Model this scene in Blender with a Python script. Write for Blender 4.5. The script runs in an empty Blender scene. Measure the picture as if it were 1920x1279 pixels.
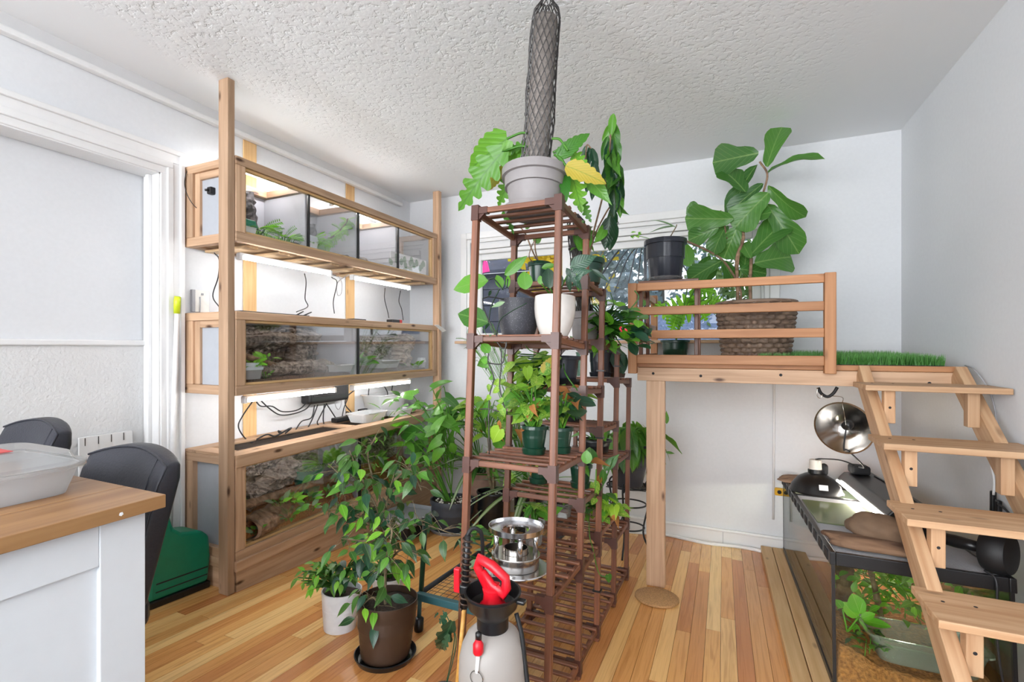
import bpy, bmesh, math, random
import numpy as np
from mathutils import Vector, Matrix, Euler, noise
R = random.Random(7)
SC = bpy.context.scene
COL = SC.collection
PI = math.pi
# ------------------------------------------------------------------ camera, sky, added fill lamps, exposure
F, HOR, YAW, CAMZ = 890.0, 650.0, math.radians(23.93), 1.2
cam = bpy.data.objects.new('camera', bpy.data.cameras.new('camera'))
COL.objects.link(cam); SC.camera = cam
cam.location = (0, 0, CAMZ); cam.rotation_euler = (PI/2, 0, YAW)
cam.data.sensor_width = 36.0; cam.data.lens = 36.0*F/1920
cam.data.shift_y = (HOR-639.5)/1920; cam.data.clip_start = .02
W = bpy.data.worlds.new('sky'); SC.world = W; W.use_nodes = True
bg = W.node_tree.nodes['Background']
bg.inputs[0].default_value = (.86, .92, 1.0, 1); bg.inputs[1].default_value = 1.5
def area(name, loc, rot, sx, sy, e, col=(1, .985, .96)):
    l = bpy.data.lights.new(name, 'AREA'); l.shape = 'RECTANGLE'; l.size = sx; l.size_y = sy; l.energy = e; l.color = col
    o = bpy.data.objects.new(name, l); COL.objects.link(o); o.location = loc; o.rotation_euler = rot; return o
area('ceiling_fill', (.0, -2.9, 1.4), (PI, 0, 0), 1.6, 1.6, 210, (.98, .99, 1))  # unseen lamp added behind the camera to brighten the ceiling
area('room_fill', (-.5, -3.0, 2.40), (0, 0, 0), 2.0, 1.4, 40, (.99, .99, 1))  # unseen overhead area light added to fill the room
area('rear_fill', (-1.5, -4.9, 1.3), (PI/2+.32, 0, -.12), 3.4, 2.0, 205, (.97, .98, 1))  # unseen fill added at the rear for even light; no window there
area('side_fill', (-2.35, -1.9, 1.45), (PI/2+.1, 0, -PI/2+.75), 1.3, 1.3, 62, (.97, .985, 1))  # unseen fill added on the left to brighten the right wall
SC.view_settings.view_transform = 'Standard'; SC.view_settings.look = 'None'
SC.view_settings.gamma = 1.0; SC.view_settings.use_curve_mapping = False
SC.view_settings.exposure = 0.36
SLOPE = .072
TILT = -math.atan(SLOPE)
def zf(y): return .138 - SLOPE*y          # the old floor falls towards the back wall
CY, SY = math.cos(YAW), math.sin(YAW)
def at(px, py, y=None, x=None, z=None):
    u, v = (px-960)/F, (HOR-py)/F
    d = Vector((-SY+CY*u, CY+SY*u, v))
    if y is not None: k = y/d.y
    elif x is not None: k = x/d.x
    else: k = (z-CAMZ)/d.z
    return Vector((d.x*k, d.y*k, CAMZ+d.z*k))
# ------------------------------------------------------------------ materials
def lin(h):
    h = h.lstrip('#'); c = [int(h[i:i+2], 16)/255 for i in (0, 2, 4)]
    return tuple(x/12.92 if x <= .04045 else ((x+.055)/1.055)**2.4 for x in c)+(1,)
M = {}
def new_mat(name):
    m = bpy.data.materials.new(name); m.use_nodes = True; M[name] = m
    nt = m.node_tree; return m, nt, nt.nodes['Principled BSDF']
def N(nt, t, **kw):
    n = nt.nodes.new(t)
    for k, v in kw.items():
        if k in n.inputs: n.inputs[k].default_value = v
        else: setattr(n, k, v)
    return n
def ramp(nt, fac, stops):
    r = nt.nodes.new('ShaderNodeValToRGB'); e = r.color_ramp.elements
    while len(e) < len(stops): e.new(.5)
    for i, (p, c) in enumerate(stops): e[i].position = p; e[i].color = c
    nt.links.new(fac, r.inputs[0]); return r.outputs[0]
def mixc(nt, fac, a, b, mode='MIX'):
    n = nt.nodes.new('ShaderNodeMix'); n.data_type = 'RGBA'; n.blend_type = mode
    for i, v in ((0, fac), (6, a), (7, b)):
        if hasattr(v, 'is_linked') or isinstance(v, bpy.types.NodeSocket): nt.links.new(v, n.inputs[i])
        else: n.inputs[i].default_value = v
    return n.outputs[2]
def bump(nt, b, h, s, d=.01):
    n = nt.nodes.new('ShaderNodeBump'); n.inputs['Strength'].default_value = s; n.inputs['Distance'].default_value = d
    nt.links.new(h, n.inputs['Height']); nt.links.new(n.outputs[0], b.inputs['Normal'])
def flat(name, c, rough=.5, metal=0, spec=.5, nz=0, nscale=30, bp=0, emit=0, alpha=1, sub=0):
    m, nt, b = new_mat(name); c = lin(c)
    b.inputs['Base Color'].default_value = c; b.inputs['Roughness'].default_value = rough
    b.inputs['Metallic'].default_value = metal; b.inputs['Specular IOR Level'].default_value = spec
    tc = N(nt, 'ShaderNodeTexCoord'); no = N(nt, 'ShaderNodeTexNoise', Scale=nscale, Detail=4.0)
    nt.links.new(tc.outputs['Object'], no.inputs['Vector'])
    k = nz or .06
    d = tuple(x*(1-k) for x in c[:3])+(1,); l = tuple(min(1, x*(1+k*.6)) for x in c[:3])+(1,)
    nt.links.new(ramp(nt, no.outputs[0], [(.3, d), (.7, l)]), b.inputs['Base Color'])
    if bp: bump(nt, b, no.outputs[0], bp)
    if emit: b.inputs['Emission Color'].default_value = c; b.inputs['Emission Strength'].default_value = emit
    return m
def wood(name, c1, c2, knot='#4a2c18', rough=.55, kn=.5, fine=1.0, var=.22, scale=(1, 1, 1), bp=.08):
    m, nt, b = new_mat(name); L = nt.links
    tc = N(nt, 'ShaderNodeTexCoord'); oi = N(nt, 'ShaderNodeObjectInfo')
    mp = N(nt, 'ShaderNodeMapping'); mp.inputs['Scale'].default_value = scale
    L.new(tc.outputs['Object'], mp.inputs[0])
    mul = N(nt, 'ShaderNodeMath', operation='MULTIPLY'); mul.inputs[1].default_value = 37.0
    L.new(oi.outputs['Random'], mul.inputs[0])
    cb = N(nt, 'ShaderNodeCombineXYZ'); L.new(mul.outputs[0], cb.inputs[0]); L.new(mul.outputs[0], cb.inputs[1]); L.new(mul.outputs[0], cb.inputs[2])
    add = N(nt, 'ShaderNodeVectorMath', operation='ADD'); L.new(mp.outputs[0], add.inputs[0]); L.new(cb.outputs[0], add.inputs[1])
    m2 = N(nt, 'ShaderNodeMapping'); m2.inputs['Scale'].default_value = (1.3, 26*fine, 26*fine); L.new(add.outputs[0], m2.inputs[0])
    n1 = N(nt, 'ShaderNodeTexNoise', Scale=1.6, Detail=5.0, Distortion=.6); L.new(m2.outputs[0], n1.inputs['Vector'])
    c = ramp(nt, n1.outputs[0], [(.32, lin(c2)), (.66, lin(c1))])
    if kn:
        m3 = N(nt, 'ShaderNodeMapping'); m3.inputs['Scale'].default_value = (5, 14, 14); L.new(add.outputs[0], m3.inputs[0])
        vo = N(nt, 'ShaderNodeTexVoronoi', Scale=1.0); L.new(m3.outputs[0], vo.inputs['Vector'])
        kf = ramp(nt, vo.outputs['Distance'], [(.05, (kn*1.5, )*3+(1,)), (.17, (0, 0, 0, 1))])
        c = mixc(nt, kf, c, lin(knot))
    hv = N(nt, 'ShaderNodeHueSaturation'); L.new(c, hv.inputs['Color'])
    mr = N(nt, 'ShaderNodeMapRange'); mr.inputs[3].default_value = 1-var; mr.inputs[4].default_value = 1+var*.6
    L.new(oi.outputs['Random'], mr.inputs[0]); L.new(mr.outputs[0], hv.inputs['Value'])
    L.new(hv.outputs[0], b.inputs['Base Color']); b.inputs['Roughness'].default_value = rough
    bump(nt, b, n1.outputs[0], bp, .004); return m
wood('pine', '#c6a486', '#a98769', kn=.75)
wood('cedar', '#b8845a', '#a06c45', kn=.35)
wood('stepwood', '#cda883', '#b58a64', kn=.3)
wood('pine_yellow', '#d8b482', '#c39a66', kn=.4)
wood('rackwood', '#86543a', '#5c3726', kn=.25, rough=.42, var=.3)
wood('butcher', '#a57c50', '#8a5f3a', kn=0, fine=.8, rough=.4)
wood('ply', '#dcc19c', '#c9a67c', kn=.3)
wood('bark', '#a08269', '#604a38', kn=0, fine=.7, rough=.9, bp=.6)
wood('cork', '#b3a598', '#584b42', kn=0, fine=1.3, rough=.95, bp=1.0)
wood('driftwood', '#86674e', '#52392a', kn=.3, fine=.6, rough=.85, bp=.5)
wood('ficus_stem', '#8a7a5e', '#63543c', kn=.2, rough=.8)
wood('cane', '#c9974e', '#a8762f', kn=0)
flat('wall', '#d9dbde', .75, nz=.02, nscale=60, bp=.02)
flat('trimwhite', '#e2e2e2', .4, nz=.015)
flat('panelwhite', '#b6b6bd', .55, nz=.02)
flat('panelgrey', '#a9adb4', .5, nz=.03)
flat('conduit', '#cfcfd0', .5, nz=.02)
flat('island', '#d6d9dc', .5, nz=.015)
flat('black', '#141416', .35); flat('blackmatte', '#1d1d20', .75); flat('rubber', '#0e0e10', .6)
flat('leather', '#2c2d35', .42, nscale=140, bp=.12, nz=.12)
flat('connector', '#4d2c22', .4)
flat('greypot', '#8d8888', .55); flat('darkgreypot', '#3a3f48', .5); flat('navypot', '#20242f', .3)
flat('greenpot', '#0d3324', .28); flat('blackpot', '#15171b', .3); flat('whitepot', '#e4e6ea', .3)
flat('creampot', '#d8d2cc', .15, spec=.7); flat('brownpot', '#3d2b1f', .45, nz=.15, nscale=8)
flat('terracotta', '#a07c6a', .75, nz=.12); flat('greybowl', '#9a9da2', .5)
flat('red', '#d01525', .35); flat('chrome', '#d6d6d8', .2, 1.0); flat('steel', '#c2beb9', .2, 1.0)
flat('green_plastic', '#0f8262', .35); flat('lime', '#c6d629', .4); flat('teal', '#2f5a60', .45)
flat('iron', '#35383c', .5, .6); flat('cable', '#242427', .5); flat('greycable', '#9b9b9e', .5)
flat('whiteplastic', '#e9e9ea', .4); flat('ceramic', '#ded6cc', .4); flat('outlet', '#e7e5e0', .4)
flat('soil', '#34261c', .95, nz=.5, nscale=120, bp=.9); flat('coco', '#b5723f', .95, nz=.5, nscale=90, bp=.9)
flat('darksoil', '#6b5240', .95, nz=.5, nscale=120, bp=.9); flat('pebble', '#e6e0d6', .8)
flat('stone', '#6b5440', .8, nz=.25, nscale=14, bp=.4); flat('corkmat', '#b58a5c', .9, nz=.35, nscale=160, bp=.5)
flat('lidred', '#c62b2b', .4); flat('screen', '#3a3a3c', .8, nz=.3, nscale=500)
flat('foamgreen', '#b9c3a2', .7); flat('yellowtag', '#d9a520', .5); flat('trash', '#cfd6dc', .3)
flat('lawn', '#5e7048', .95, nz=.4, nscale=9); flat('hedge_blue', '#6d7d9c', .9, nz=.3); flat('siding', '#4b4f60', .8, nz=.3, nscale=3)
flat('pink', '#ff3f9d', .5); flat('bluecloth', '#5b6ea3', .7, nz=.2); flat('trunk', '#76706f', .95, nz=.5, nscale=6, bp=.8)
flat('tube_light', '#ffffff', .5, emit=40.0)
flat('sedge', '#7f9a80', .6)
def leafmat(name, c1, c2, vein='#8fb070', vs=.5, trans=.4, rough=.38, edge=None, vn=9, mottle=0):
    m, nt, b = new_mat(name); L = nt.links
    oi = N(nt, 'ShaderNodeObjectInfo'); uv = N(nt, 'ShaderNodeUVMap')
    sp = N(nt, 'ShaderNodeSeparateXYZ'); L.new(uv.outputs[0], sp.inputs[0])
    c = ramp(nt, oi.outputs['Random'], [(0, lin(c1)), (1, lin(c2))])
    ab = N(nt, 'ShaderNodeMath', operation='ABSOLUTE'); sub = N(nt, 'ShaderNodeMath', operation='SUBTRACT'); sub.inputs[1].default_value = .5
    L.new(sp.outputs[1], sub.inputs[0]); L.new(sub.outputs[0], ab.inputs[0])
    mid = ramp(nt, ab.outputs[0], [(.008, (.55, .55, .55, 1)), (.028, (0, 0, 0, 1))])
    w = N(nt, 'ShaderNodeMath', operation='MULTIPLY_ADD'); L.new(ab.outputs[0], w.inputs[0]); w.inputs[1].default_value = -.9; L.new(sp.outputs[0], w.inputs[2])
    sn = N(nt, 'ShaderNodeMath', operation='MULTIPLY'); L.new(w.outputs[0], sn.inputs[0]); sn.inputs[1].default_value = vn*2*PI
    si = N(nt, 'ShaderNodeMath', operation='SINE'); L.new(sn.outputs[0], si.inputs[0])
    sv = ramp(nt, si.outputs[0], [(.9, (0, 0, 0, 1)), (1.0, (vs, vs, vs, 1))])
    c = mixc(nt, sv, c, lin(vein)); c = mixc(nt, mid, c, lin(vein))
    if edge:
        e = ramp(nt, ab.outputs[0], [(.30, (0, 0, 0, 1)), (.40, (1, 1, 1, 1))]); c = mixc(nt, e, c, lin(edge))
    if mottle:
        tc = N(nt, 'ShaderNodeTexCoord'); no = N(nt, 'ShaderNodeTexNoise', Scale=16.0); L.new(tc.outputs['Object'], no.inputs['Vector'])
        f = ramp(nt, no.outputs[0], [(.5, (0, 0, 0, 1)), (.6, (mottle,)*3+(1,))]); c = mixc(nt, f, c, lin(vein))
    L.new(c, b.inputs['Base Color']); b.inputs['Roughness'].default_value = rough
    bump(nt, b, si.outputs[0], .12, .002)
    tr = N(nt, 'ShaderNodeBsdfTranslucent'); L.new(mixc(nt, .28, c, (.35, .75, .05, 1), 'ADD'), tr.inputs[0])
    mx = N(nt, 'ShaderNodeMixShader'); mx.inputs[0].default_value = trans
    L.new(b.outputs[0], mx.inputs[1]); L.new(tr.outputs[0], mx.inputs[2])
    L.new(mx.outputs[0], nt.nodes['Material Output'].inputs[0]); return m
leafmat('ficus', '#16361f', '#4d7a30', '#6f9450', .25, .2, .28)
leafmat('fiddle', '#2a5a2a', '#4f8436', '#8fae66', .3, .25, .36, vn=7)
leafmat('philo', '#2f6f24', '#6fa832', '#2f6420', .5, .34, .36, vn=8)
leafmat('yellowleaf', '#8f962a', '#bfa53a', '#6f8a24', .5, .32, .5)
leafmat('dark', '#122e22', '#24503a', '#446c46', .3, .15, .28)
leafmat('mid', '#265c1f', '#62a034', '#7aa552', .25, .25, .33)
leafmat('bright', '#5fae2c', '#8fd03c', '#b8e070', .3, .4, .4)
leafmat('lime_leaf', '#69a12f', '#a4c83c', '#c7dc74', .3, .42, .4)
leafmat('pothos', '#4d8c2e', '#86b63a', '#c9d76a', .3, .36, .35, mottle=.6)
leafmat('varieg', '#57862f', '#6d9a3c', '#8fae55', .2, .3, .4, edge='#d4d872')
leafmat('striped', '#56804a', '#7a9c5c', '#dfe6cf', .1, .3, .4, edge='#dde4cc')
leafmat('deadleaf', '#8e5527', '#b47a3c', '#6d3d1a', .3, .2, .8)
leafmat('paleleaf', '#7f9c74', '#8fae85', '#b6c8a4', .4, .25, .45)
leafmat('monstera', '#5da32a', '#8ed030', '#b5e060', .3, .5, .35)
leafmat('tree_green', '#4f6a3c', '#7f8f4a', '#8f9f5a', .1, .3, .7)
leafmat('tree_yellow', '#c9a818', '#f0d020', '#d0b020', .1, .4, .7)
leafmat('tree_blue', '#6d7f8e', '#a3b2c4', '#8f9fb0', .1, .2, .7)
leafmat('turf', '#2d6a2a', '#6fb050', '#8fca7a', .1, .2, .5)
leafmat('printleaf', '#7f9a80', '#93ab92', '#5f7a60', .4, .0, .6)
def glass(name, tint='#ffffff', rough=.02, op=.0, refl=1.0, c=None):
    m, nt, b = new_mat(name); L = nt.links
    t = N(nt, 'ShaderNodeBsdfTransparent'); t.inputs[0].default_value = lin(tint)
    g = N(nt, 'ShaderNodeBsdfGlossy'); g.inputs['Roughness'].default_value = rough
    fr = N(nt, 'ShaderNodeFresnel'); fr.inputs[0].default_value = 1.45
    mu = N(nt, 'ShaderNodeMath', operation='MULTIPLY'); mu.inputs[1].default_value = refl; L.new(fr.outputs[0], mu.inputs[0])
    mx = N(nt, 'ShaderNodeMixShader'); L.new(mu.outputs[0], mx.inputs[0]); L.new(t.outputs[0], mx.inputs[1]); L.new(g.outputs[0], mx.inputs[2])
    out = mx.outputs[0]
    if op:
        b.inputs['Base Color'].default_value = lin(c or '#e6e8ea'); b.inputs['Roughness'].default_value = .35
        tl = N(nt, 'ShaderNodeBsdfTranslucent'); tl.inputs[0].default_value = lin(c or '#e6e8ea'); m1 = N(nt, 'ShaderNodeMixShader'); m1.inputs[0].default_value = .5; L.new(b.outputs[0], m1.inputs[1]); L.new(tl.outputs[0], m1.inputs[2])
        m2 = N(nt, 'ShaderNodeMixShader'); m2.inputs[0].default_value = op; L.new(out, m2.inputs[1]); L.new(m1.outputs[0], m2.inputs[2]); out = m2.outputs[0]
    L.new(out, nt.nodes['Material Output'].inputs[0]); return m
glass('glass', '#ffffff', refl=.38); glass('tankglass', '#f4faf2', refl=.9); glass('clearplastic', '#fafbfb', .15, .16, c='#f4f5f5')
glass('lid_reflection', '#cfdcbc', .12, .45, c='#b4c09a'); glass('milky', '#f6f7f8', .3, .42, c='#f2f3f4'); glass('bottle', '#e9e6e2', .35, .86, c='#cfcac5'); glass('greenplastic_clear', '#cfe6dc', .1, .3, c='#a9d0c0')
def mesh_screen():
    m, nt, b = new_mat('meshscreen'); b.inputs['Base Color'].default_value = lin('#2c2c2e'); b.inputs['Roughness'].default_value = .7
    t = N(nt, 'ShaderNodeBsdfTransparent'); mx = N(nt, 'ShaderNodeMixShader'); mx.inputs[0].default_value = .32
    nt.links.new(t.outputs[0], mx.inputs[1]); nt.links.new(b.outputs[0], mx.inputs[2]); nt.links.new(mx.outputs[0], nt.nodes['Material Output'].inputs[0])
mesh_screen()
def paint_mats():
    # ceiling: trowelled texture that stops short of the left and back walls
    m, nt, b = new_mat('ceiling'); L = nt.links; tc = N(nt, 'ShaderNodeTexCoord')
    b.inputs['Base Color'].default_value = lin('#e8eaec'); b.inputs['Roughness'].default_value = .85
    n1 = N(nt, 'ShaderNodeTexNoise', Scale=42.0, Detail=4.0, Distortion=.35); L.new(tc.outputs['Object'], n1.inputs['Vector'])
    vo = N(nt, 'ShaderNodeTexVoronoi', Scale=30.0); L.new(tc.outputs['Object'], vo.inputs['Vector'])
    pits = ramp(nt, n1.outputs[0], [(.34, (0, 0, 0, 1)), (.46, (.8, .8, .8, 1)), (.7, (1, 1, 1, 1))])
    sp = N(nt, 'ShaderNodeSeparateXYZ'); L.new(tc.outputs['Object'], sp.inputs[0])
    n2 = N(nt, 'ShaderNodeTexNoise', Scale=3.0); L.new(tc.outputs['Object'], n2.inputs['Vector'])
    ax = N(nt, 'ShaderNodeMath', operation='MULTIPLY_ADD'); L.new(n2.outputs[0], ax.inputs[0]); ax.inputs[1].default_value = .35; L.new(sp.outputs[0], ax.inputs[2])
    ay = N(nt, 'ShaderNodeMath', operation='MULTIPLY_ADD'); L.new(n2.outputs[0], ay.inputs[0]); ay.inputs[1].default_value = .5; L.new(sp.outputs[1], ay.inputs[2])
    mx_ = ramp(nt, N_map(nt, ax.outputs[0], -2.05, -1.85), [(0, (0, 0, 0, 1)), (1, (1, 1, 1, 1))])
    my_ = ramp(nt, N_map(nt, ay.outputs[0], 3.35, 2.9), [(0, (0, 0, 0, 1)), (1, (1, 1, 1, 1))])
    mr_ = ramp(nt, N_map(nt, ax.outputs[0], .75, .2), [(0, (0, 0, 0, 1)), (1, (1, 1, 1, 1))])
    f = mixc(nt, 1.0, mixc(nt, 1.0, mx_, my_, 'MULTIPLY'), mr_, 'MULTIPLY')
    h = mixc(nt, f, (1, 1, 1, 1), pits)
    bump(nt, b, h, .6, .005)
    # textured plaster for the recess under its rail
    m, nt, b = new_mat('plaster'); tc = N(nt, 'ShaderNodeTexCoord'); b.inputs['Base Color'].default_value = lin('#d6d6d6'); b.inputs['Roughness'].default_value = .7
    n1 = N(nt, 'ShaderNodeTexNoise', Scale=75.0, Detail=3.0); nt.links.new(tc.outputs['Object'], n1.inputs['Vector']); bump(nt, b, n1.outputs[0], .6, .006)
    # speckled dark stoneware
    m, nt, b = new_mat('speckle'); tc = N(nt, 'ShaderNodeTexCoord'); vo = N(nt, 'ShaderNodeTexVoronoi', Scale=190.0); nt.links.new(tc.outputs['Object'], vo.inputs['Vector'])
    nt.links.new(ramp(nt, vo.outputs['Distance'], [(.12, lin('#85858d')), (.2, lin('#34343b'))]), b.inputs['Base Color']); b.inputs['Roughness'].default_value = .5
    # floor boards: honey to red brown, board by board
    m, nt, b = new_mat('floorboard'); L = nt.links; tc = N(nt, 'ShaderNodeTexCoord'); oi = N(nt, 'ShaderNodeObjectInfo')
    mp = N(nt, 'ShaderNodeMapping'); mp.inputs['Scale'].default_value = (1.6, 1.1, .05); L.new(tc.outputs['Object'], mp.inputs[0])
    mul = N(nt, 'ShaderNodeMath', operation='MULTIPLY'); mul.inputs[1].default_value = 50.0; L.new(oi.outputs['Random'], mul.inputs[0])
    cb = N(nt, 'ShaderNodeCombineXYZ'); [L.new(mul.outputs[0], cb.inputs[i]) for i in range(3)]
    ad = N(nt, 'ShaderNodeVectorMath', operation='ADD'); L.new(mp.outputs[0], ad.inputs[0]); L.new(cb.outputs[0], ad.inputs[1])
    n1 = N(nt, 'ShaderNodeTexNoise', Scale=2.2, Detail=6.0, Distortion=1.4); L.new(ad.outputs[0], n1.inputs['Vector'])
    base = ramp(nt, oi.outputs['Random'], [(0, lin('#c47f49')), (.35, lin('#db9d5b')), (.7, lin('#eab36d')), (1, lin('#f5cd8c'))])
    g = ramp(nt, n1.outputs[0], [(.3, (.70, .62, .56, 1)), (.55, (1, 1, 1, 1)), (.8, (.85, .8, .75, 1))])
    L.new(mixc(nt, .8, base, g, 'MULTIPLY'), b.inputs['Base Color']); b.inputs['Roughness'].default_value = .27
    bump(nt, b, n1.outputs[0], .05, .003)
    # wicker strands
    wood('wicker', '#8f7865', '#594639', kn=0, fine=1.0, rough=.55)
def N_map(nt, v, a, b_):
    n = N(nt, 'ShaderNodeMapRange'); n.inputs[1].default_value = a; n.inputs[2].default_value = b_; nt.links.new(v, n.inputs[0]); return n.outputs[0]
paint_mats()
# ------------------------------------------------------------------ object helpers
MW = {}
def mesh(name, vs, fs, mat=None, smooth=False, uv=None):
    me = bpy.data.meshes.new(name); me.from_pydata([tuple(v) for v in vs], [], fs); me.update()
    if mat: me.materials.append(M[mat] if isinstance(mat, str) else mat)
    if smooth: me.polygons.foreach_set('use_smooth', [True]*len(me.polygons))
    if uv:
        l = me.uv_layers.new(name='UVMap')
        for lp in me.loops: l.data[lp.index].uv = uv[lp.vertex_index]
    return me
def link(name, data, parent=None, mat=None, world=True):
    """mat: matrix in world coordinates (world) or in the parent's"""
    o = bpy.data.objects.new(name, data); COL.objects.link(o)
    mat = mat if mat is not None else Matrix()
    o.matrix_basis = mat
    if parent is not None:
        o.parent = parent
        if world: o.matrix_parent_inverse = MW[parent.name].inverted(); MW[o.name] = mat.copy()
        else: o.matrix_parent_inverse = Matrix(); MW[o.name] = MW[parent.name] @ mat
    else: MW[o.name] = mat.copy()
    return o
def tag(o, label=None, cat=None, group=None, kind=None):
    for k, v in (('label', label), ('category', cat), ('group', group), ('kind', kind)):
        if v: o[k] = v
    return o
def thing(name, label, cat, loc, rx=0, rz=0, group=None):
    m = Matrix.Translation(Vector(loc)) @ Euler((rx, 0, rz)).to_matrix().to_4x4()
    o = link(name, None, None, m); o.empty_display_size = .05
    return tag(o, label, cat, group)
def struct(name, me, mat=None): return tag(link(name, me, None, mat), kind='structure')
class MB:
    def __init__(s): s.v = []; s.f = []
    def add(s, vf, T=None):
        n = len(s.v); s.v += [(T @ Vector(v)) if T is not None else Vector(v) for v in vf[0]]; s.f += [tuple(i+n for i in f) for f in vf[1]]; return s
    def me(s, name, mat, smooth=False): return mesh(name, s.v, s.f, mat, smooth)
def box(x0, x1, y0, y1, z0, z1):
    return ([(x, y, z) for x in (x0, x1) for y in (y0, y1) for z in (z0, z1)],
            [(0, 1, 3, 2), (4, 6, 7, 5), (0, 4, 5, 1), (2, 3, 7, 6), (0, 2, 6, 4), (1, 5, 7, 3)])
def tube(pts, r, n=6, cap=True):
    pts = [Vector(p) for p in pts]; vs, fs = [], []
    rs = r if isinstance(r, (list, tuple)) else [r]*len(pts)
    up = Vector((0, 0, 1)); t0 = (pts[1]-pts[0]).normalized()
    if abs(t0.dot(up)) > .9: up = Vector((1, 0, 0))
    a = t0.cross(up).normalized()
    for i, p in enumerate(pts):
        t = (pts[min(i+1, len(pts)-1)]-pts[max(i-1, 0)]).normalized()
        a = (a-t*a.dot(t)); a = a.normalized() if a.length > 1e-6 else t.orthogonal().normalized()
        b = t.cross(a)
        for k in range(n):
            q = 2*PI*k/n; vs.append(p+(a*math.cos(q)+b*math.sin(q))*rs[i])
    for i in range(len(pts)-1):
        for k in range(n): fs.append((i*n+k, i*n+(k+1) % n, (i+1)*n+(k+1) % n, (i+1)*n+k))
    if cap: fs += [tuple(range(n))[::-1], tuple(range((len(pts)-1)*n, len(pts)*n))]
    return vs, fs
def lathe(prof, n=32, flute=0, fn=0):
    vs, fs = [], []
    for r, z in prof:
        for k in range(n):
            q = 2*PI*k/n; rr = r*(1+(flute*(1 if (k*fn//n) % 2 else 0) if flute else 0)); vs.append((rr*math.cos(q), rr*math.sin(q), z))
    for i in range(len(prof)-1):
        for k in range(n): fs.append((i*n+k, i*n+(k+1) % n, (i+1)*n+(k+1) % n, (i+1)*n+k))
    if abs(prof[0][0]-prof[-1][0]) < 1e-6 and prof[0][0] > .02:      # a ring: close it round instead of capping it
        m = (len(prof)-1)*n; fs += [(m+k, m+(k+1) % n, (k+1) % n, k) for k in range(n)] if abs(prof[0][1]-prof[-1][1]) > 1e-6 else []
        fs.append(fs.pop(0)); return vs, fs
    fs.append(tuple(range(n))[::-1]); fs.append(tuple(range((len(prof)-1)*n, len(prof)*n)))
    return vs, fs
def spline(pts, n=6):
    pts = [Vector(p) for p in pts]
    if len(pts) < 3: return [pts[0].lerp(pts[-1], i/n) for i in range(n+1)]
    out = []; P = [pts[0]*2-pts[1]]+pts+[pts[-1]*2-pts[-2]]
    for i in range(1, len(P)-2):
        for k in range(n):
            t = k/n; a, b, c, d = P[i-1:i+3]
            out.append(.5*((2*b)+(c-a)*t+(2*a-5*b+4*c-d)*t*t+(3*b-a-3*c+d)*t**3))
    return out+[pts[-1]]
def bevel(o, w=.003, seg=2):
    m = o.modifiers.new('bevel', 'BEVEL'); m.width = w; m.segments = seg; m.limit_method = 'ANGLE'; return o
def put(name, vf, mat, parent=None, smooth=False, bv=0, world=True, seg=2):
    o = link(name, mesh(name, vf[0], vf[1], mat, smooth), parent, None, world)
    if bv: bevel(o, bv, seg)
    elif smooth and len(vf[0]) > 90 and (len(vf[1][-1]) > 11 or 'ring' in name or 'plate' in name):
        e = o.modifiers.new('edges', 'EDGE_SPLIT'); e.split_angle = .75
    return o
def board(name, x0, x1, y0, y1, z0, z1, mat, parent=None, bv=.003, M0=None):
    """a board with its grain along its longest side; M0: frame the numbers are given in"""
    d = (x1-x0, y1-y0, z1-z0); c = Vector(((x0+x1)/2, (y0+y1)/2, (z0+z1)/2)); k = d.index(max(d))
    Rm = [Matrix(), Matrix.Rotation(PI/2, 4, 'Z'), Matrix.Rotation(-PI/2, 4, 'Y')][k]
    L = d[k]; a, b = [(d[1], d[2]), (d[0], d[2]), (d[1], d[0])][k]
    T = Matrix.Translation(c) @ Rm
    if M0 is not None: T = M0 @ T
    vf = box(-L/2, L/2, -a/2, a/2, -b/2, b/2)
    o = link(name, mesh(name, *vf, mat), parent, T)
    if bv: bevel(o, min(bv, a*.3, b*.3))
    return o
def beam(name, p0, p1, w, t, mat, parent=None, up=(0, 0, 1), bv=.003):
    """a board from p0 to p1, w across, t in the direction up"""
    p0, p1 = Vector(p0), Vector(p1); X = (p1-p0).normalized(); Z = Vector(up); Z = (Z-X*Z.dot(X)).normalized(); Y = Z.cross(X)
    T = Matrix((X, Y, Z)).transposed().to_4x4(); T.translation = (p0+p1)/2; L = (p1-p0).length
    o = link(name, mesh(name, *box(-L/2, L/2, -w/2, w/2, -t/2, t/2), mat), parent, T)
    return bevel(o, bv) if bv else o
def shade(o):
    for p in o.data.polygons: p.use_smooth = True
    return o
def rnd(a, b): return R.uniform(a, b)
# ------------------------------------------------------------------ leaf shapes (along +X, unit length)
def interp(pts, t):
    return float(np.interp(t, [p[0] for p in pts], [p[1] for p in pts]))
def leaf(name, mat, pts, seg=7, fold=.25, droop=.25, back=0, cols=1, wav=0, lob=0, nl=5, twist=0, fwd=0):
    vs, fs, uv = [], [], []
    cl = [-1+i/cols for i in range(2*cols+1)]
    for i in range(seg+1):
        t = i/seg; w = interp(pts, t)
        if lob: w *= 1-lob*(.5+.5*math.cos(2*PI*nl*t))**2.5*(1 if .08 < t < .93 else .3)
        for c in cl:
            ex = t-back*abs(c)*(1-t)**2+fwd*abs(c)*w
            y = c*w; z = abs(y)*fold-droop*t*t+wav*math.sin(t*14+c)*abs(c)
            y, z = y*math.cos(twist*t)-z*math.sin(twist*t)*.3, z+y*math.sin(twist*t)
            vs.append((ex-droop*.25*t*t, y, z)); uv.append((t, .5+c*.5*min(1, w*3.2)))
    n = len(cl)
    for i in range(seg):
        for k in range(n-1): fs.append((i*n+k, (i+1)*n+k, (i+1)*n+k+1, i*n+k+1))
    return mesh(name, vs, fs, mat, True, uv)
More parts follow.
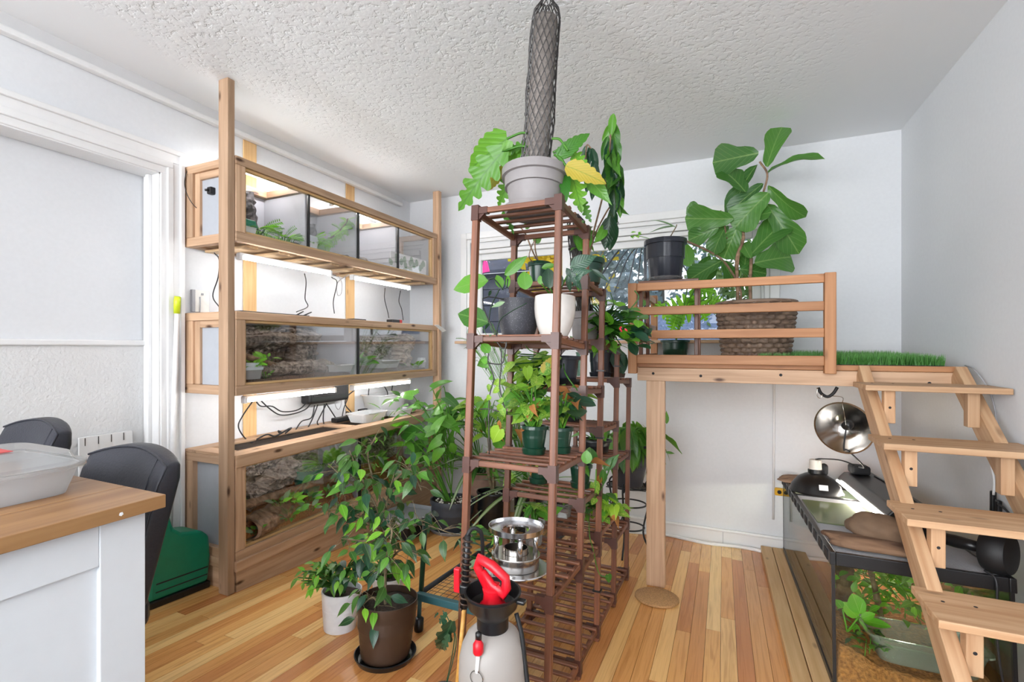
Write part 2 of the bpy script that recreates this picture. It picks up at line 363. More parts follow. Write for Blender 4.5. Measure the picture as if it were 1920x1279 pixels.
OV = [(0, .01), (.1, .12), (.28, .205), (.48, .205), (.66, .145), (.81, .07), (.91, .028), (1, 0)]
LA = [(0, .01), (.15, .09), (.4, .14), (.7, .1), (.9, .03), (1, 0)]
HE = [(0, .16), (.08, .33), (.22, .4), (.42, .36), (.65, .23), (.85, .09), (1, 0)]
FI = [(0, .03), (.08, .12), (.22, .17), (.4, .19), (.6, .29), (.78, .33), (.92, .24), (.98, .1), (1, 0)]
RO = [(0, .05), (.12, .27), (.35, .4), (.6, .38), (.82, .24), (.94, .1), (1, 0)]
ST = [(0, .022), (.3, .035), (.7, .028), (.9, .014), (1, 0)]
PH = [(0, .1), (.1, .24), (.3, .27), (.55, .22), (.8, .13), (1, 0)]
MO = [(0, .25), (.1, .42), (.3, .48), (.55, .42), (.8, .24), (1, 0)]
LF = {
 'ficus': leaf('ficus_leaf', 'ficus', OV, 7, .3, .22), 'ficus2': leaf('ficus_leaf_b', 'ficus', OV, 7, .15, .45, wav=.02),
 'dark': leaf('dark_leaf', 'dark', OV, 7, .2, .25), 'mid': leaf('mid_leaf', 'mid', OV, 8, .25, .3),
 'lance': leaf('lance_leaf', 'mid', LA, 8, .25, .35), 'lancedark': leaf('lance_dark', 'dark', LA, 8, .3, .3),
 'arrow': leaf('arrow_leaf', 'mid', [(0, .2), (.08, .27), (.25, .25), (.5, .2), (.75, .12), (1, 0)], 8, .2, .35, back=.15, cols=2),
 'heart': leaf('heart_leaf', 'pothos', HE, 8, .2, .25, back=.16, cols=2), 'heartmid': leaf('heart_mid', 'mid', HE, 8, .2, .2, back=.16, cols=2),
 'heartlime': leaf('heart_lime', 'lime_leaf', HE, 8, .25, .3, back=.16, cols=2),
 'fiddle': leaf('fiddle_leaf', 'fiddle', FI, 12, .16, .16, cols=2, wav=.015), 'fiddle2': leaf('fiddle_leaf_b', 'fiddle', FI, 12, .25, .4, cols=2, wav=.02),
 'round': leaf('round_leaf', 'mid', RO, 8, .12, .12, cols=2), 'rounddark': leaf('round_dark', 'dark', RO, 8, .15, .12, cols=2), 'roundbright': leaf('round_bright', 'bright', RO, 8, .12, .15, cols=2),
 'strap': leaf('strap_leaf', 'striped', ST, 10, .3, .75), 'strap2': leaf('strap_leaf_b', 'striped', ST, 10, .3, .35), 'strapmid': leaf('strap_mid', 'mid', [(0, .03), (.3, .05), (.7, .045), (1, 0)], 10, .25, .5),
 'philo': leaf('lobed_leaf', 'philo', PH, 44, .12, .2, cols=2, lob=.6, nl=6, back=.08, fwd=.2), 'philoplain': leaf('wavy_leaf', 'philo', PH, 26, .14, .22, cols=2, lob=.16, nl=6, back=.08, fwd=.2), 'philoyellow': leaf('yellow_lobed_leaf', 'yellowleaf', PH, 26, .14, .25, cols=2, lob=.18, nl=6, fwd=.2),
 'philodark': leaf('lobed_dark', 'mid', PH, 44, .12, .3, cols=2, lob=.6, nl=6, back=.08, fwd=.2),
 'monstera': leaf('monstera_leaf', 'monstera', MO, 44, .1, .3, cols=2, lob=.85, nl=7, back=.2, fwd=.25),
 'vein': leaf('veined_leaf', 'mid', [(0, .03), (.12, .16), (.35, .24), (.6, .22), (.85, .1), (1, 0)], 10, .14, .2, cols=2), 'pale': leaf('pale_leaf', 'paleleaf', OV, 8, .2, .2),
 'varieg': leaf('variegated_leaf', 'varieg', OV, 7, .2, .25), 'dead': leaf('dead_leaf', 'deadleaf', OV, 7, .5, .7, twist=.8),
 'droop': leaf('drooping_leaf', 'mid', [(0, .02), (.12, .12), (.35, .2), (.6, .19), (.82, .11), (1, 0)], 9, .45, .12, wav=.02, cols=2), 'droopdark': leaf('drooping_dark_leaf', 'dark', [(0, .02), (.12, .12), (.35, .2), (.6, .19), (.82, .11), (1, 0)], 9, .45, .12, wav=.02, cols=2), 'bright': leaf('bright_leaf', 'bright', OV, 6, .2, .3), 'lobe3': leaf('split_leaf', 'dark', [(0, .06), (.1, .13), (.3, .16), (.55, .13), (.8, .08), (1, 0)], 22, .1, .35, cols=2, lob=.65, nl=4, back=.05, fwd=.5),
}
def fern(name, mat, n=17, L=1.0, w=.24, droop=.5):
    vs, fs, uv = [], [], []
    def q(a): vs.extend(a); k = len(vs); uv.extend([(0, .5), (.5, .4), (1, .5), (.5, .6)]); fs.append((k-4, k-3, k-2, k-1))
    def c(t): return Vector((t*L-droop*.2*t*t, 0, -droop*t*t))
    q([c(0)+Vector((0, -.012, 0)), c(.5)+Vector((0, -.01, 0)), c(1), c(.5)+Vector((0, .01, 0))])
    for i in range(n):
        t = .08+.88*i/n; ww = w*math.sin(PI*min(1, .25+.75*(1-t)))**.6+.02
        for s in (-1, 1):
            p = c(t); d = Vector((.25*ww, s*ww, -.1*ww)); e = Vector((.042, 0, 0))
            q([p, p+d*.45-e, p+d, p+d*.45+e])
    return mesh(name, vs, fs, mat, False, uv)
LF['fern'] = fern('fern_frond', 'bright'); LF['fernmid'] = fern('fern_frond_mid', 'mid', 10, w=.2)
UP = Vector((0, 0, 1)); CAMP = Vector((0, 0, CAMZ))
def leaf_at(th, kind, B, X, size, nrm, ws=1.0, name='leaf'):
    X = X.normalized(); Z = nrm-X*nrm.dot(X)
    Z = Z.normalized() if Z.length > 1e-4 else X.orthogonal().normalized()
    Y = Z.cross(X); T = Matrix((X*size, Y*size*ws, Z*size)).transposed().to_4x4(); T.translation = B
    return link(name, LF[kind], th, T)
def pleaf(th, kind, b, t, y, y2=None, ws=1.0, face=.65, jit=.25, sz=1.0):
    """a leaf whose base and tip stand at two photographed points, at the depths y and y2"""
    B = at(b[0], b[1], y=y); T = at(t[0], t[1], y=y if y2 is None else y2)
    n = (CAMP-B).normalized()*face+UP*(1-face)+Vector((rnd(-jit, jit), rnd(-jit, jit), rnd(-jit, jit)))
    leaf_at(th, kind, B, T-B, (T-B).length*1.04*sz, n, ws); return B
def stems(th, curves, mat='mid', name='stem', n=5):
    if name != 'stem' and name != 'stalk':
        for pts, r in curves: put(name, tube(pts, r, n), mat, th, True)
        return
    mb = MB()
    for pts, r in curves: mb.add(tube(pts, r, n))
    o = link(name, mb.me(name, mat, True), th); return o
def bush(th, root, blobs, mat='mid', pet=.003, out=.6, droop=.35, face=.35, spread=.012, stemname='stem'):
    """blobs: (px, py, rx, ry, y, dy, n, kind or [kinds], size0, size1): stalks rise from root, leaves fill the blob"""
    cv = []
    for (px, py, rx, ry, y, dy, n, kind, s0, s1) in blobs:
        for i in range(n):
            a, q = rnd(0, 2*PI), math.sqrt(rnd(.02, 1)); P = at(px+rx*q*math.cos(a), py+ry*q*math.sin(a), y=y+rnd(-dy, dy))
            r0 = Vector(root)+Vector((rnd(-spread, spread), rnd(-spread, spread), 0))
            d = P-r0; h = Vector((d.x, d.y, 0)); h = h.normalized() if h.length > 1e-4 else Vector((1, 0, 0))
            X = (h*out+UP*rnd(-droop*1.6, droop*.9)+Vector((rnd(-.45, .45), rnd(-.45, .45), rnd(-.2, .2))))
            nrm = UP+(CAMP-P).normalized()*face+Vector((rnd(-.4, .4), rnd(-.4, .4), rnd(-.2, .3)))
            k = R.choice(kind) if isinstance(kind, (list, tuple)) else kind
            leaf_at(th, k, P, X, rnd(s0, s1), nrm)
            if pet: cv.append((spline([r0, r0.lerp(P, .5)+UP*max(.0, d.z)*.18, P], 4), [pet*1.3]*3+[pet]*5+[pet*.8]))
    if cv: stems(th, cv, mat, stemname)
def branchy(th, brs, n, kinds, s0, s1, mat='ficus_stem', r=.004, down=.6, face=.5, twig=.05):
    """brs: px polylines (px, py, y); leaves hang off twigs along them"""
    cv = []
    P = [spline([at(a, b, y=c) for a, b, c in br], 5) for br in brs]
    for p in P: cv.append((p, [r*(1.15-.85*i/(len(p)-1)) for i in range(len(p))]))
    wts = [sum((p[i+1]-p[i]).length for i in range(len(p)-1)) for p in P]
    for i in range(n):
        p = R.choices(P, wts)[0]; k = int(rnd(.2, .999)*(len(p)-1)); b = p[k]
        d = Vector((rnd(-1, 1), rnd(-1, 1), rnd(-.5, .7))).normalized(); e = b+d*rnd(.3, 1)*twig
        X = Vector((d.x, d.y, 0))*.8+Vector((rnd(-.3, .3), rnd(-.3, .3), -rnd(.1, 1)*down))
        leaf_at(th, R.choice(kinds), e, X, rnd(s0, s1), UP*.6+(CAMP-e).normalized()*face+Vector((rnd(-.5, .5), rnd(-.5, .5), rnd(-.3, .3))))
        cv.append(([b, b.lerp(e, .6)+UP*.004, e], [.0014, .001, .0008]))
    stems(th, cv, mat)
def pot(th, r0, r1, h, mat, rim=.012, rimt=.006, soil='soil', flute=0, z0=0, saucer=None, sm=None, peb=0, ribs=0, wall=.004, n=36, belly=None, world=False):
    pr = [(r0*.97, z0), (r0, z0+.004)]
    if belly: pr += [(r0+(r1-r0)*t+belly*math.sin(PI*t), z0+h*t) for t in (.15, .3, .5, .7, .85)]
    if ribs: pr += [(r0+(r1-r0)*t+(.0022 if k % 2 else 0), z0+h*t) for k, t in enumerate([.04+.88*i/(ribs*2) for i in range(ribs*2)])]
    if rim: pr += [(r1-rimt*.4-(r1-r0)*rim/h, z0+h-rim*1.05), (r1+rimt, z0+h-rim), (r1+rimt, z0+h-.002)]
    pr += [(r1+(rimt if rim else 0)-.001, z0+h), (r1-wall, z0+h), (r1-wall-.002, z0+h*.55)]
    o = link('pot', mesh('pot', *lathe(pr, 72 if flute else n, flute, 36 if flute else 0), mat, True), th, None, False)
    m = o.modifiers.new('edges', 'EDGE_SPLIT'); m.split_angle = .7
    vs, fs = lathe([(r1-wall-.001-(r1-r0)*.12, z0+h*.72), (r1-wall-.002-(r1-r0)*.08, z0+h*.88), (r1*.6, z0+h*.9), (r1*.2, z0+h*.91)], 20)
    vs = [Vector(v)+Vector((0, 0, rnd(-.004, .004))) for v in vs]
    s = link('soil', mesh('soil', vs, fs, soil, True), o, None, False)
    if peb:
        mb = MB()
        for i in range(peb):
            a, q = rnd(0, 2*PI), math.sqrt(rnd(0, .9))*(r1-.012); sz = rnd(.002, .005)
            mb.add(box(-sz, sz, -sz, sz, -sz, sz), Matrix.Translation((q*math.cos(a), q*math.sin(a), z0+h*.9+.003)) @ Euler((rnd(0, 3), rnd(0, 3), 0)).to_matrix().to_4x4())
        tag(link('perlite', mb.me('perlite', 'pebble'), o, None, False), kind='stuff')
    if saucer:
        put('saucer', lathe([(saucer*.82, 0), (saucer*.9, .001), (saucer, .022), (saucer-.004, .024), (saucer*.86, .005), (.01, .005)], 36), sm or mat, th, True, 0, False)
    return o
# ------------------------------------------------------------------ the room
XL, XR, YB, ZC = -2.51, .951, 3.446, 2.464
YF = -5.0
fl = struct('floor', mesh('floor', *box(-2.66, XR+.1, YF, YB+.1, -.3, -.012), 'blackmatte'), Matrix.Translation((0, 0, .138)) @ Euler((TILT, 0, 0)).to_matrix().to_4x4())
unit = mesh('plank', *box(0, 1, 0, 1, -.011, 0), 'floorboard')
FM = Matrix.Translation((0, 0, .138)) @ Euler((TILT, 0, 0)).to_matrix().to_4x4()
pw = .0585; x = -2.64
while x < XR-.005:
    y = .75-rnd(0, .9); w = min(pw, XR-x)
    while y < YB/math.cos(TILT):
        l = rnd(.7, 1.45); y1 = min(y+l, YB/math.cos(TILT)+.02)
        if y1 > 1.0: link('plank', unit, fl, FM @ Matrix.Translation((x+.0007, max(y, .8)+.0008, 0)) @ Matrix.Diagonal((w-.0014, y1-max(y, .8)-.0016, 1, 1)))
        y = y1
    x += pw
struct('ceiling', mesh('ceiling', *box(-2.66, XR+.1, YF, YB+.1, ZC, ZC+.1), 'ceiling'))
WX0, WX1, WZ0, WZ1 = -1.90, .245, 1.245, 2.05      # window opening
mb = MB()
for b in ((-2.66, WX0, YB, YB+.12, -.3, ZC), (WX1, XR+.1, YB, YB+.12, -.3, ZC), (WX0, WX1, YB, YB+.12, -.3, WZ0), (WX0, WX1, YB, YB+.12, WZ1, ZC)): mb.add(box(*b))
struct('wall_back', mb.me('wall_back', 'wall'))
struct('wall_right', mesh('wall_right', *box(XR, XR+.1, YF, YB, -.3, ZC), 'wall'))
DY0, DY1, DZ = .30, 1.425, 2.055                     # blocked-up doorway in the left wall
mb = MB()
for b in ((XL-.12, XL, DY1, YB, -.3, ZC), (XL-.12, XL, DY0, DY1, DZ, ZC), (XL-.12, XL, YF, DY0, -.3, ZC)): mb.add(box(*b))
wl = struct('wall_left', mb.me('wall_left', 'wall'))
rec = struct('wall_recess', mesh('wall_recess', *box(XL-.15, XL-.128, DY0-.1, DY1+.1, -.1, DZ+.1), 'wall'))
put('lower_panel', box(XL-.128, XL-.122, DY0, DY1, 0, 1.205), 'plaster', rec)
put('chair_rail', box(XL-.128, XL-.108, DY0, DY1, 1.205, 1.232), 'trimwhite', rec, bv=.006)
# stepped casing round the doorway
dr = struct('door_1', mesh('door_1', *box(XL-.12, XL+.004, DY1-.012, DY1, .0, DZ), 'trimwhite'))
put('jamb_head', box(XL-.12, XL+.004, DY0, DY1, DZ-.012, DZ), 'trimwhite', dr)
for i, (a, b, t) in enumerate(((-.005, .022, .012), (.02, .045, .024), (.043, .078, .018), (.076, .095, .032))):
    put('casing_side', box(XL, XL+t, DY1+a, DY1+b, .0, DZ+a*1.28), 'trimwhite', dr, bv=.0015)
    put('casing_head', box(XL, XL+t, DY0, DY1+b, DZ+a*1.28, DZ+b*1.28), 'trimwhite', dr, bv=.004)
put('door_stop', box(XL-.075, XL-.05, DY1-.03, DY1-.012, 0, DZ-.012), 'trimwhite', dr, bv=.003)
# moulding along the left wall under the ceiling; it stops before the corner
t1 = struct('trim_1', mesh('trim_1', *box(XL, XL+.028, -4.9, 3.30, ZC-.05, ZC), 'conduit'))
put('lower_lip', box(XL, XL+.04, -4.9, 3.295, ZC-.078, ZC-.05), 'trimwhite', t1, bv=.008)
# baseboard on the back wall, with its wavy cable strip
bb = struct('baseboard_back', mesh('baseboard_back', *box(-2.0, .95, YB-.016, YB, zf(YB)-.01, zf(YB)+.085), 'trimwhite'))
put('cap', box(-2.0, .95, YB-.024, YB, zf(YB)+.085, zf(YB)+.105), 'trimwhite', bb, bv=.007)
put('joint', box(.0, .003, YB-.0175, YB-.015, zf(YB), zf(YB)+.085), 'greycable', bb)
st = [(-1.2+i*.1, YB-.05-.02*math.sin(i*1.3)-.012*math.sin(i*.5), zf(YB-.05)+.008) for i in range(20)]
put('shoe_strip', tube(spline(st, 3), .012, 8), 'trimwhite', bb, True)
bl = struct('baseboard_left', mesh('baseboard_left', *box(XL, XL+.015, DY1+.1, YB, -.12, .12), 'trimwhite'))
# window
wn = struct('window_1', mesh('window_1', *box(WX0-.02, WX1+.02, YB+.07, YB+.11, WZ1-.03, WZ1), 'trimwhite'))
def wb(n, *b, m='trimwhite', bv=.005): return put(n, box(*b), m, wn, bv=bv)
for (a, b, t) in ((-.0, .03, .016), (.03, .085, .026)):
    wb('casing', WX0-b, WX0-a, YB-t, YB, WZ0-.0, WZ1+b); wb('casing', WX1+a, WX1+b, YB-t, YB, WZ0, WZ1+b); wb('casing', WX0-a, WX1+a, YB-t, YB, WZ1+a, WZ1+b)
wb('jamb', WX0, WX0+.015, YB, YB+.11, WZ0, WZ1); wb('jamb', WX1-.015, WX1, YB, YB+.11, WZ0, WZ1); wb('jamb', WX0, WX1, YB, YB+.11, WZ1-.02, WZ1)
wb('stool', WX0-.1, WX1+.1, YB-.10, YB+.11, WZ0-.022, WZ0, m='pine'); 
wb('blind_head', WX0+.02, WX1-.02, YB-.012, YB+.03, WZ1-.055, WZ1-.012); wb('blind_head', WX0+.02, WX1-.02, YB+.0, YB+.04, WZ1-.09, WZ1-.058)
SZ0, SZ1 = WZ0+.01, WZ1-.085
for (a, b) in ((WX0+.015, -1.08), (-1.02, WX1-.015)):
    for q in ((a, a+.05, SZ0, SZ1), (b-.05, b, SZ0, SZ1), (a+.05, b-.05, SZ0, SZ0+.055), (a+.05, b-.05, SZ1-.05, SZ1)):
        wb('sash', q[0], q[1], YB+.05, YB+.085, q[2], q[3])
    wb('pane', a+.05, b-.05, YB+.066, YB+.070, SZ0+.055, SZ1-.05, m='glass', bv=0)
wb('mullion', -1.08, -1.02, YB+.03, YB+.11, WZ0, WZ1)
put('curtain_hook', tube(spline([at(1152, 418, y=YB-.03), at(1156, 421, y=YB-.04), at(1159, 418, y=YB-.045), at(1157, 414, y=YB-.04)], 4), .003), 'iron', wn, True)
# ------------------------------------------------------------------ outside the window
struct('ground', mesh('ground', *box(-14, 8, YB+.2, 24, -.6, -.4), 'lawn'))
def outdoor_tree(name, label, trunk, r, fol, kind, n, s, seed, dens=1.0):
    t = thing(name, label, 'tree', trunk[0]); put('trunk', tube(spline(trunk, 4), [r*(1-.5*i/((len(trunk)-1)*4)) for i in range((len(trunk)-1)*4+1)], 10), 'trunk', t, True)
    rr = random.Random(seed); vs, fs, uv = [], [], []
    for i in range(n):
        c = rr.choice(fol); a = Vector((rr.gauss(0, 1), rr.gauss(0, 1), rr.gauss(0, 1)))*c[3]*.5+Vector(c[:3])
        d = Vector((rr.uniform(-1, 1), rr.uniform(-1, 1), rr.uniform(-1, .3))).normalized()*s*rr.uniform(.6, 1.3); e = d.orthogonal().normalized()*d.length*.35
        k = len(vs); vs += [a, a+d*.5+e, a+d, a+d*.5-e]; fs.append((k, k+1, k+2, k+3)); uv += [(0, .5), (.5, .8), (1, .5), (.5, .2)]
    tag(link('foliage', mesh('foliage', vs, fs, kind, False, uv), t), kind='stuff'); return t
outdoor_tree('maple_tree', 'grey trunk leaning outside the left window pane', [(-3.3, 6.6, -.4), (-3.62, 6.6, 1.4), (-4.05, 6.6, 3.2), (-4.3, 6.7, 5)], .16, [(-4, 6.9, 5, 1.0)], 'tree_green', 500, .16, 1)
outdoor_tree('yellow_tree', 'yellow leaved autumn tree outside left of the window mullion', [(-2.6, 8.2, -.4), (-2.7, 8.2, 2), (-2.6, 8.2, 4)], .09, [(-2.75, 8.0, 2.9, .5), (-2.5, 8, 2.4, .5), (-2.5, 8.3, 3.3, .8)], 'tree_yellow', 1500, .16, 2)
outdoor_tree('grey_tree', 'pale grey green tree outside the large window pane', [(-1.2, 9.5, -.4), (-1.1, 9.5, 2), (-1.2, 9.5, 5)], .12, [(-1.4, 9.3, 3.2, 1.2), (-.3, 9.6, 3.4, 1.3), (-1.9, 9.4, 2.4, .9), (-2.2, 9.6, 3.6, 1.0)], 'tree_blue', 3200, .16, 3)
outdoor_tree('green_tree', 'dull green tree outside the right part of the window', [(.9, 9, -.4), (.95, 9, 2), (1.0, 9, 4)], .12, [(.5, 8.8, 2.2, .9), (1.1, 9, 2.6, 1.0), (.2, 9, 1.5, .8), (1.3, 9, 1.4, .9)], 'tree_green', 3000, .14, 4)
sh = thing('garden_shed', 'dark slate sided shed seen through the left window pane', 'shed', (-4.6, 9.5, -.4))
for i in range(9): put('siding_board', box(-6.2, -3.4, 9.5-.012*(i % 2), 10.2, -.4+i*.36, -.4+i*.36+.35), 'siding', sh, bv=.01)
put('roof', ([(-6.4, 9.3, 2.8), (-3.2, 9.3, 2.8), (-3.2, 10.4, 3.5), (-6.4, 10.4, 3.5), (-6.4, 9.3, 2.88), (-3.2, 9.3, 2.88), (-3.2, 10.4, 3.58), (-6.4, 10.4, 3.58)], box(0, 1, 0, 1, 0, 1)[1] and [(0, 1, 2, 3), (4, 7, 6, 5), (0, 4, 5, 1), (1, 5, 6, 2), (2, 6, 7, 3), (3, 7, 4, 0)]), 'siding', sh)
hd = thing('hedge', 'blue grey clipped hedge below the trees outside the window', 'hedge', (-1.2, 8.6, -.4))
vs, fs = [], []
for i in range(33):
    for j in range(9):
        a = PI*j/8; q = Vector((-3.2+i*.16, 8.5-.5*math.cos(a), -.4+2.2*math.sin(a)**.6)); q += Vector((0, 1, 1))*noise.noise(q*3)*.12; vs.append(q)
fs = [(i*9+j, (i+1)*9+j, (i+1)*9+j+1, i*9+j+1) for i in range(32) for j in range(8)]
put('clipped_foliage', (vs, fs), 'hedge_blue', hd, True)
pk = thing('garden_pennant', 'bright pink triangular pennant hanging outside the left window pane', 'pennant', at(913, 540, y=4.6))
a, b, c_, d_ = at(907, 484, y=4.6), at(903, 512, y=4.6), at(917, 509, y=4.6), at(911, 484, y=4.6)
o_ = Vector((0, .02, 0)); put('cloth', ([a, b, c_, d_, a+o_, b+o_, c_+o_, d_+o_], [(0, 1, 2, 3), (7, 6, 5, 4), (0, 4, 5, 1), (1, 5, 6, 2), (2, 6, 7, 3), (3, 7, 4, 0)]), 'pink', pk)
q_ = at(905, 484, y=4.63); put('pole', tube([q_, (q_.x, q_.y, -.4)], .008), 'iron', pk)
um = thing('patio_umbrella_frame', 'bare dark umbrella frame with arching ribs outside behind the black pot', 'umbrella', (at(1212, 452, y=4.3).x, 4.3, -.4))
ap = at(1210, 452, y=4.3)
put('pole', tube([(ap.x, ap.y, -.4), ap], .014, 8), 'iron', um, True)
put('hub', lathe([(.02, 0), (.035, .01), (.035, .05), (.01, .07)], 12), 'iron', um, True, 0, True).matrix_basis = Matrix.Translation(ap-Vector((0, 0, .03)))
for i, (ex, ey, dy) in enumerate(((1122, 522, -.15), (1128, 516, .2), (1134, 544, -.25), (1152, 548, .3), (1178, 532, -.3), (1196, 528, .3), (1296, 520, -.2), (1275, 528, .25))):
    e = at(ex, ey, y=4.3+dy); m_ = (ap+e)/2+Vector((0, 0, .11)); put('rib', tube(spline([ap, m_, e], 6), .006, 5), 'iron', um, True)
# ------------------------------------------------------------------ terrarium wall
CX0, CX1, CY0, CY1 = -2.50, -2.115, 1.53, 3.27
def cabinet(name, label, z0, z1, divs, top_open=True, rail=.045, stile=.052, base=False):
    t = thing(name, label, 'terrarium', ((CX0+CX1)/2, CY0, z0))
    def B(n, *b, m='pine', bv=.003): return board(n, *b, m, t, bv)
    xf = CX1-.038
    B('top_rail', xf, CX1, CY0, CY1, z1-.04, z1); B('bottom_rail', xf, CX1, CY0, CY1, z0, z0+rail)
    B('front_stile', xf, CX1-.002, CY0+.001, CY0+stile, z0+rail, z1-.04); B('front_stile', xf, CX1-.002, CY1-.05, CY1-.001, z0+rail, z1-.04)
    y0, y1, g0, g1 = CY0+stile, CY1-.05, z0+rail, z1-.04
    B('inner_trim', xf-.005, CX1-.014, y0, y1, g1-.013, g1, m='pine_yellow'); B('inner_trim', xf-.005, CX1-.014, y0, y1, g0, g0+.013, m='pine_yellow')
    B('inner_trim', xf-.005, CX1-.014, y0, y0+.012, g0, g1, m='pine_yellow'); B('inner_trim', xf-.005, CX1-.014, y1-.012, y1, g0, g1, m='pine_yellow')
    for s, (a, b) in enumerate(((CY0, CY0+.038), (CY1-.038, CY1))):
        B('side_top_rail', CX0, xf, a, b, z1-.04, z1); B('side_bottom_rail', CX0, xf, a, b, z0, z0+rail)
        B('back_stile', CX0, CX0+.062, a, b, z0+rail, z1-.04)
        if s == 0 and not base: B('side_trim', CX0+.062, CX0+.10, a+.012, b, z0+rail, z1-.04); B('side_top_trim', CX0+.10, xf, a+.012, b, z1-.075, z1-.04)
        put('side_panel', box(CX0, xf, a+.026, b-.006, z0+rail, z1-.04), 'panelgrey', t)
    B('back_top_rail', CX0, CX0+.05, CY0+.038, CY1-.038, z1-.04, z1); B('back_bottom_rail', CX0, CX0+.05, CY0+.038, CY1-.038, z0, z0+rail)
    put('back_panel', box(CX0, CX0+.012, CY0+.038, CY1-.038, z0+rail, z1-.04), 'panelwhite', t)
    put('deck', box(CX0, xf, CY0+.02, CY1-.02, z0+.012, z0+rail-.01), 'ply', t)
    ed = [y0+.012]+divs+[y1-.012]
    for i in range(len(ed)-1): put('pane', box(CX1-.026, CX1-.022, ed[i]+.002, ed[i+1]-.002, g0+.012, g1-.012), 'glass', t)
    for k, d in enumerate(divs):
        put('divider', box(CX0+.012, xf-.006, d-.006, d+.006, z0+rail, z1-.045), 'panelwhite', t); put('seam', box(CX1-.032, CX1-.019, d-.006, d+.006, g0+.01, g1-.01), 'black', t)
    return t
up = cabinet('terrarium_cabinet', 'top pine terrarium cabinet with four glazed bays near the ceiling', 1.705, 2.112, [1.985, 2.385, 2.795])
for y in (1.985, 2.385, 2.795): board('cross_bar', CX0+.05, CX1-.038, y-.02, y+.02, 2.072, 2.11, 'pine', up)
for i in range(9): board('under_slat', CX0+.02, CX1-.04, 1.62+i*.185, 1.62+i*.185+.06, 1.692, 1.705, 'ply', up)
mi = cabinet('terrarium_cabinet', 'middle pine terrarium cabinet with two glazed bays of bark', .965, 1.37, [2.385])
for a, b in ((CY0+.04, 2.38), (2.39, CY1-.04)): put('screen', box(CX0+.05, CX1-.038, a, b, 1.345, 1.348), 'meshscreen', mi)
lo = cabinet('terrarium_cabinet', 'lowest pine terrarium cabinet on a plinth with black screen lid', .174, .665, [2.40], rail=.045, base=True)
board('front_sill', CX1-.02, CX1+.012, CY0-.005, CY1, .128, .176, 'pine', lo); board('side_sill', CX0, CX1-.02, CY0-.005, CY0+.02, .128, .176, 'pine', lo)
for k, (a, b) in enumerate(((1.535, 2.42), (2.424, 3.265))): board('plinth_board', CX1-.035, CX1-.004, a, b, zf(b)-.02, .128, 'pine', lo)
board('plinth_end', CX0, CX1-.035, CY0+.002, CY0+.02, zf(CY0)-.01, .128, 'pine', lo)
board('lid_rail', CX1-.095, CX1+.004, CY0-.004, CY1, .665, .682, 'pine', lo); board('lid_rail', CX0, CX0+.09, CY0, CY1, .665, .682, 'pine', lo)
for y in (CY0, 2.36, CY1-.08): board('lid_rail', CX0+.09, CX1-.095, y, y+.08, .665, .682, 'pine', lo)
for a, b in ((CY0+.08, 2.36), (2.44, CY1-.08)): put('screen', box(CX0+.09, CX1-.095, a, b, .668, .671), 'meshscreen', lo)
board('lid_fascia', CX1-.002, CX1+.008, CY0-.004, CY1, .622, .682, 'pine', lo)
# uprights
def post(label, x0, x1, y0, y1, z0, z1):
    o = board('wooden_post', x0, x1, y0, y1, z0, z1, 'pine'); return tag(o, label, 'post')
post('full height pine post at the near corner of the terrarium cabinets', -2.185, -2.119, 1.492, 1.528, zf(1.5), ZC)
post('pine post at the far end of the cabinets beside the window', -2.16, -2.10, 3.275, 3.312, zf(3.3), ZC)
tag(board('wooden_batten', -2.508, -2.501, 1.856, 1.940, .0, 2.385, 'pine_yellow'), 'pine wall batten behind the near half of the cabinets', 'batten')
tag(board('wooden_batten', -2.508, -2.501, 2.665, 2.752, -.05, 2.395, 'pine_yellow'), 'pine wall batten behind the middle of the cabinets', 'batten')
# tube lamps
def tubelamp(label, y0, y1, z, x=-2.155):
    t = thing('tube_lamp', label, 'lamp', (x, (y0+y1)/2, z)); put('housing', box(x-.018, x+.006, y0, y1, z+.004, z+.018), 'whiteplastic', t, bv=.003)
    put('diffuser', tube([(x, y0+.004, z-.004), (x, y1-.004, z-.004)], .0095, 10), 'tube_light', t, True)
    for y in (y0, y1-.008): put('end_cap', box(x-.016, x+.014, y-.004, y+.012, z-.018, z+.014), 'whiteplastic', t, bv=.003)
tubelamp('white tube lamp under the top cabinet nearest the front post', 1.575, 2.165, 1.642)
tubelamp('white tube lamp under the top cabinet towards the window', 2.345, 2.955, 1.642)
tubelamp('white tube lamp under the middle cabinet nearest the front post', 1.60, 2.20, .938)
tubelamp('white tube lamp under the middle cabinet towards the window', 2.345, 2.955, .938)
tubelamp('white tube lamp lying on the top cabinet, near end', 1.58, 2.17, 2.137, -2.33)
tubelamp('white tube lamp lying on the top cabinet, far end', 2.35, 2.95, 2.137, -2.33)
# cables, adapters and boxes along the wall
def cable(label, pts, r=.003, mat='cable', name='power_cable', x=None):
    P = [at(a, b, x=c) if not isinstance(a, Vector) else a for a, b, c in pts]
    o = put(name, tube(spline(P, 6), r, 6), mat, None, True); return tag(o, label, 'cable')
cable('black cable hanging beside the front post above the middle cabinet', [(401, 474, -2.3), (411, 487, -2.3), (409, 520, -2.35), (399, 555, -2.4), (412, 577, -2.35)])
cable('thin black cable looping down the end of the top cabinet', [(352, 314, -2.49), (346, 345, -2.45), (356, 375, -2.43), (374, 392, -2.42), (386, 372, -2.4), (389, 358, -2.38)], .0018)
a_ = thing('plug_adapter', 'small black plug adapter on the grey end of the top cabinet', 'adapter', at(396, 358, y=1.545)); put('body', box(-.016, .016, -.014, .02, -.018, .018), 'black', a_, bv=.006, world=False); put('cord_boss', tube([(0, -.012, 0), (0, -.03, -.004)], .006), 'black', a_, True, 0, False)
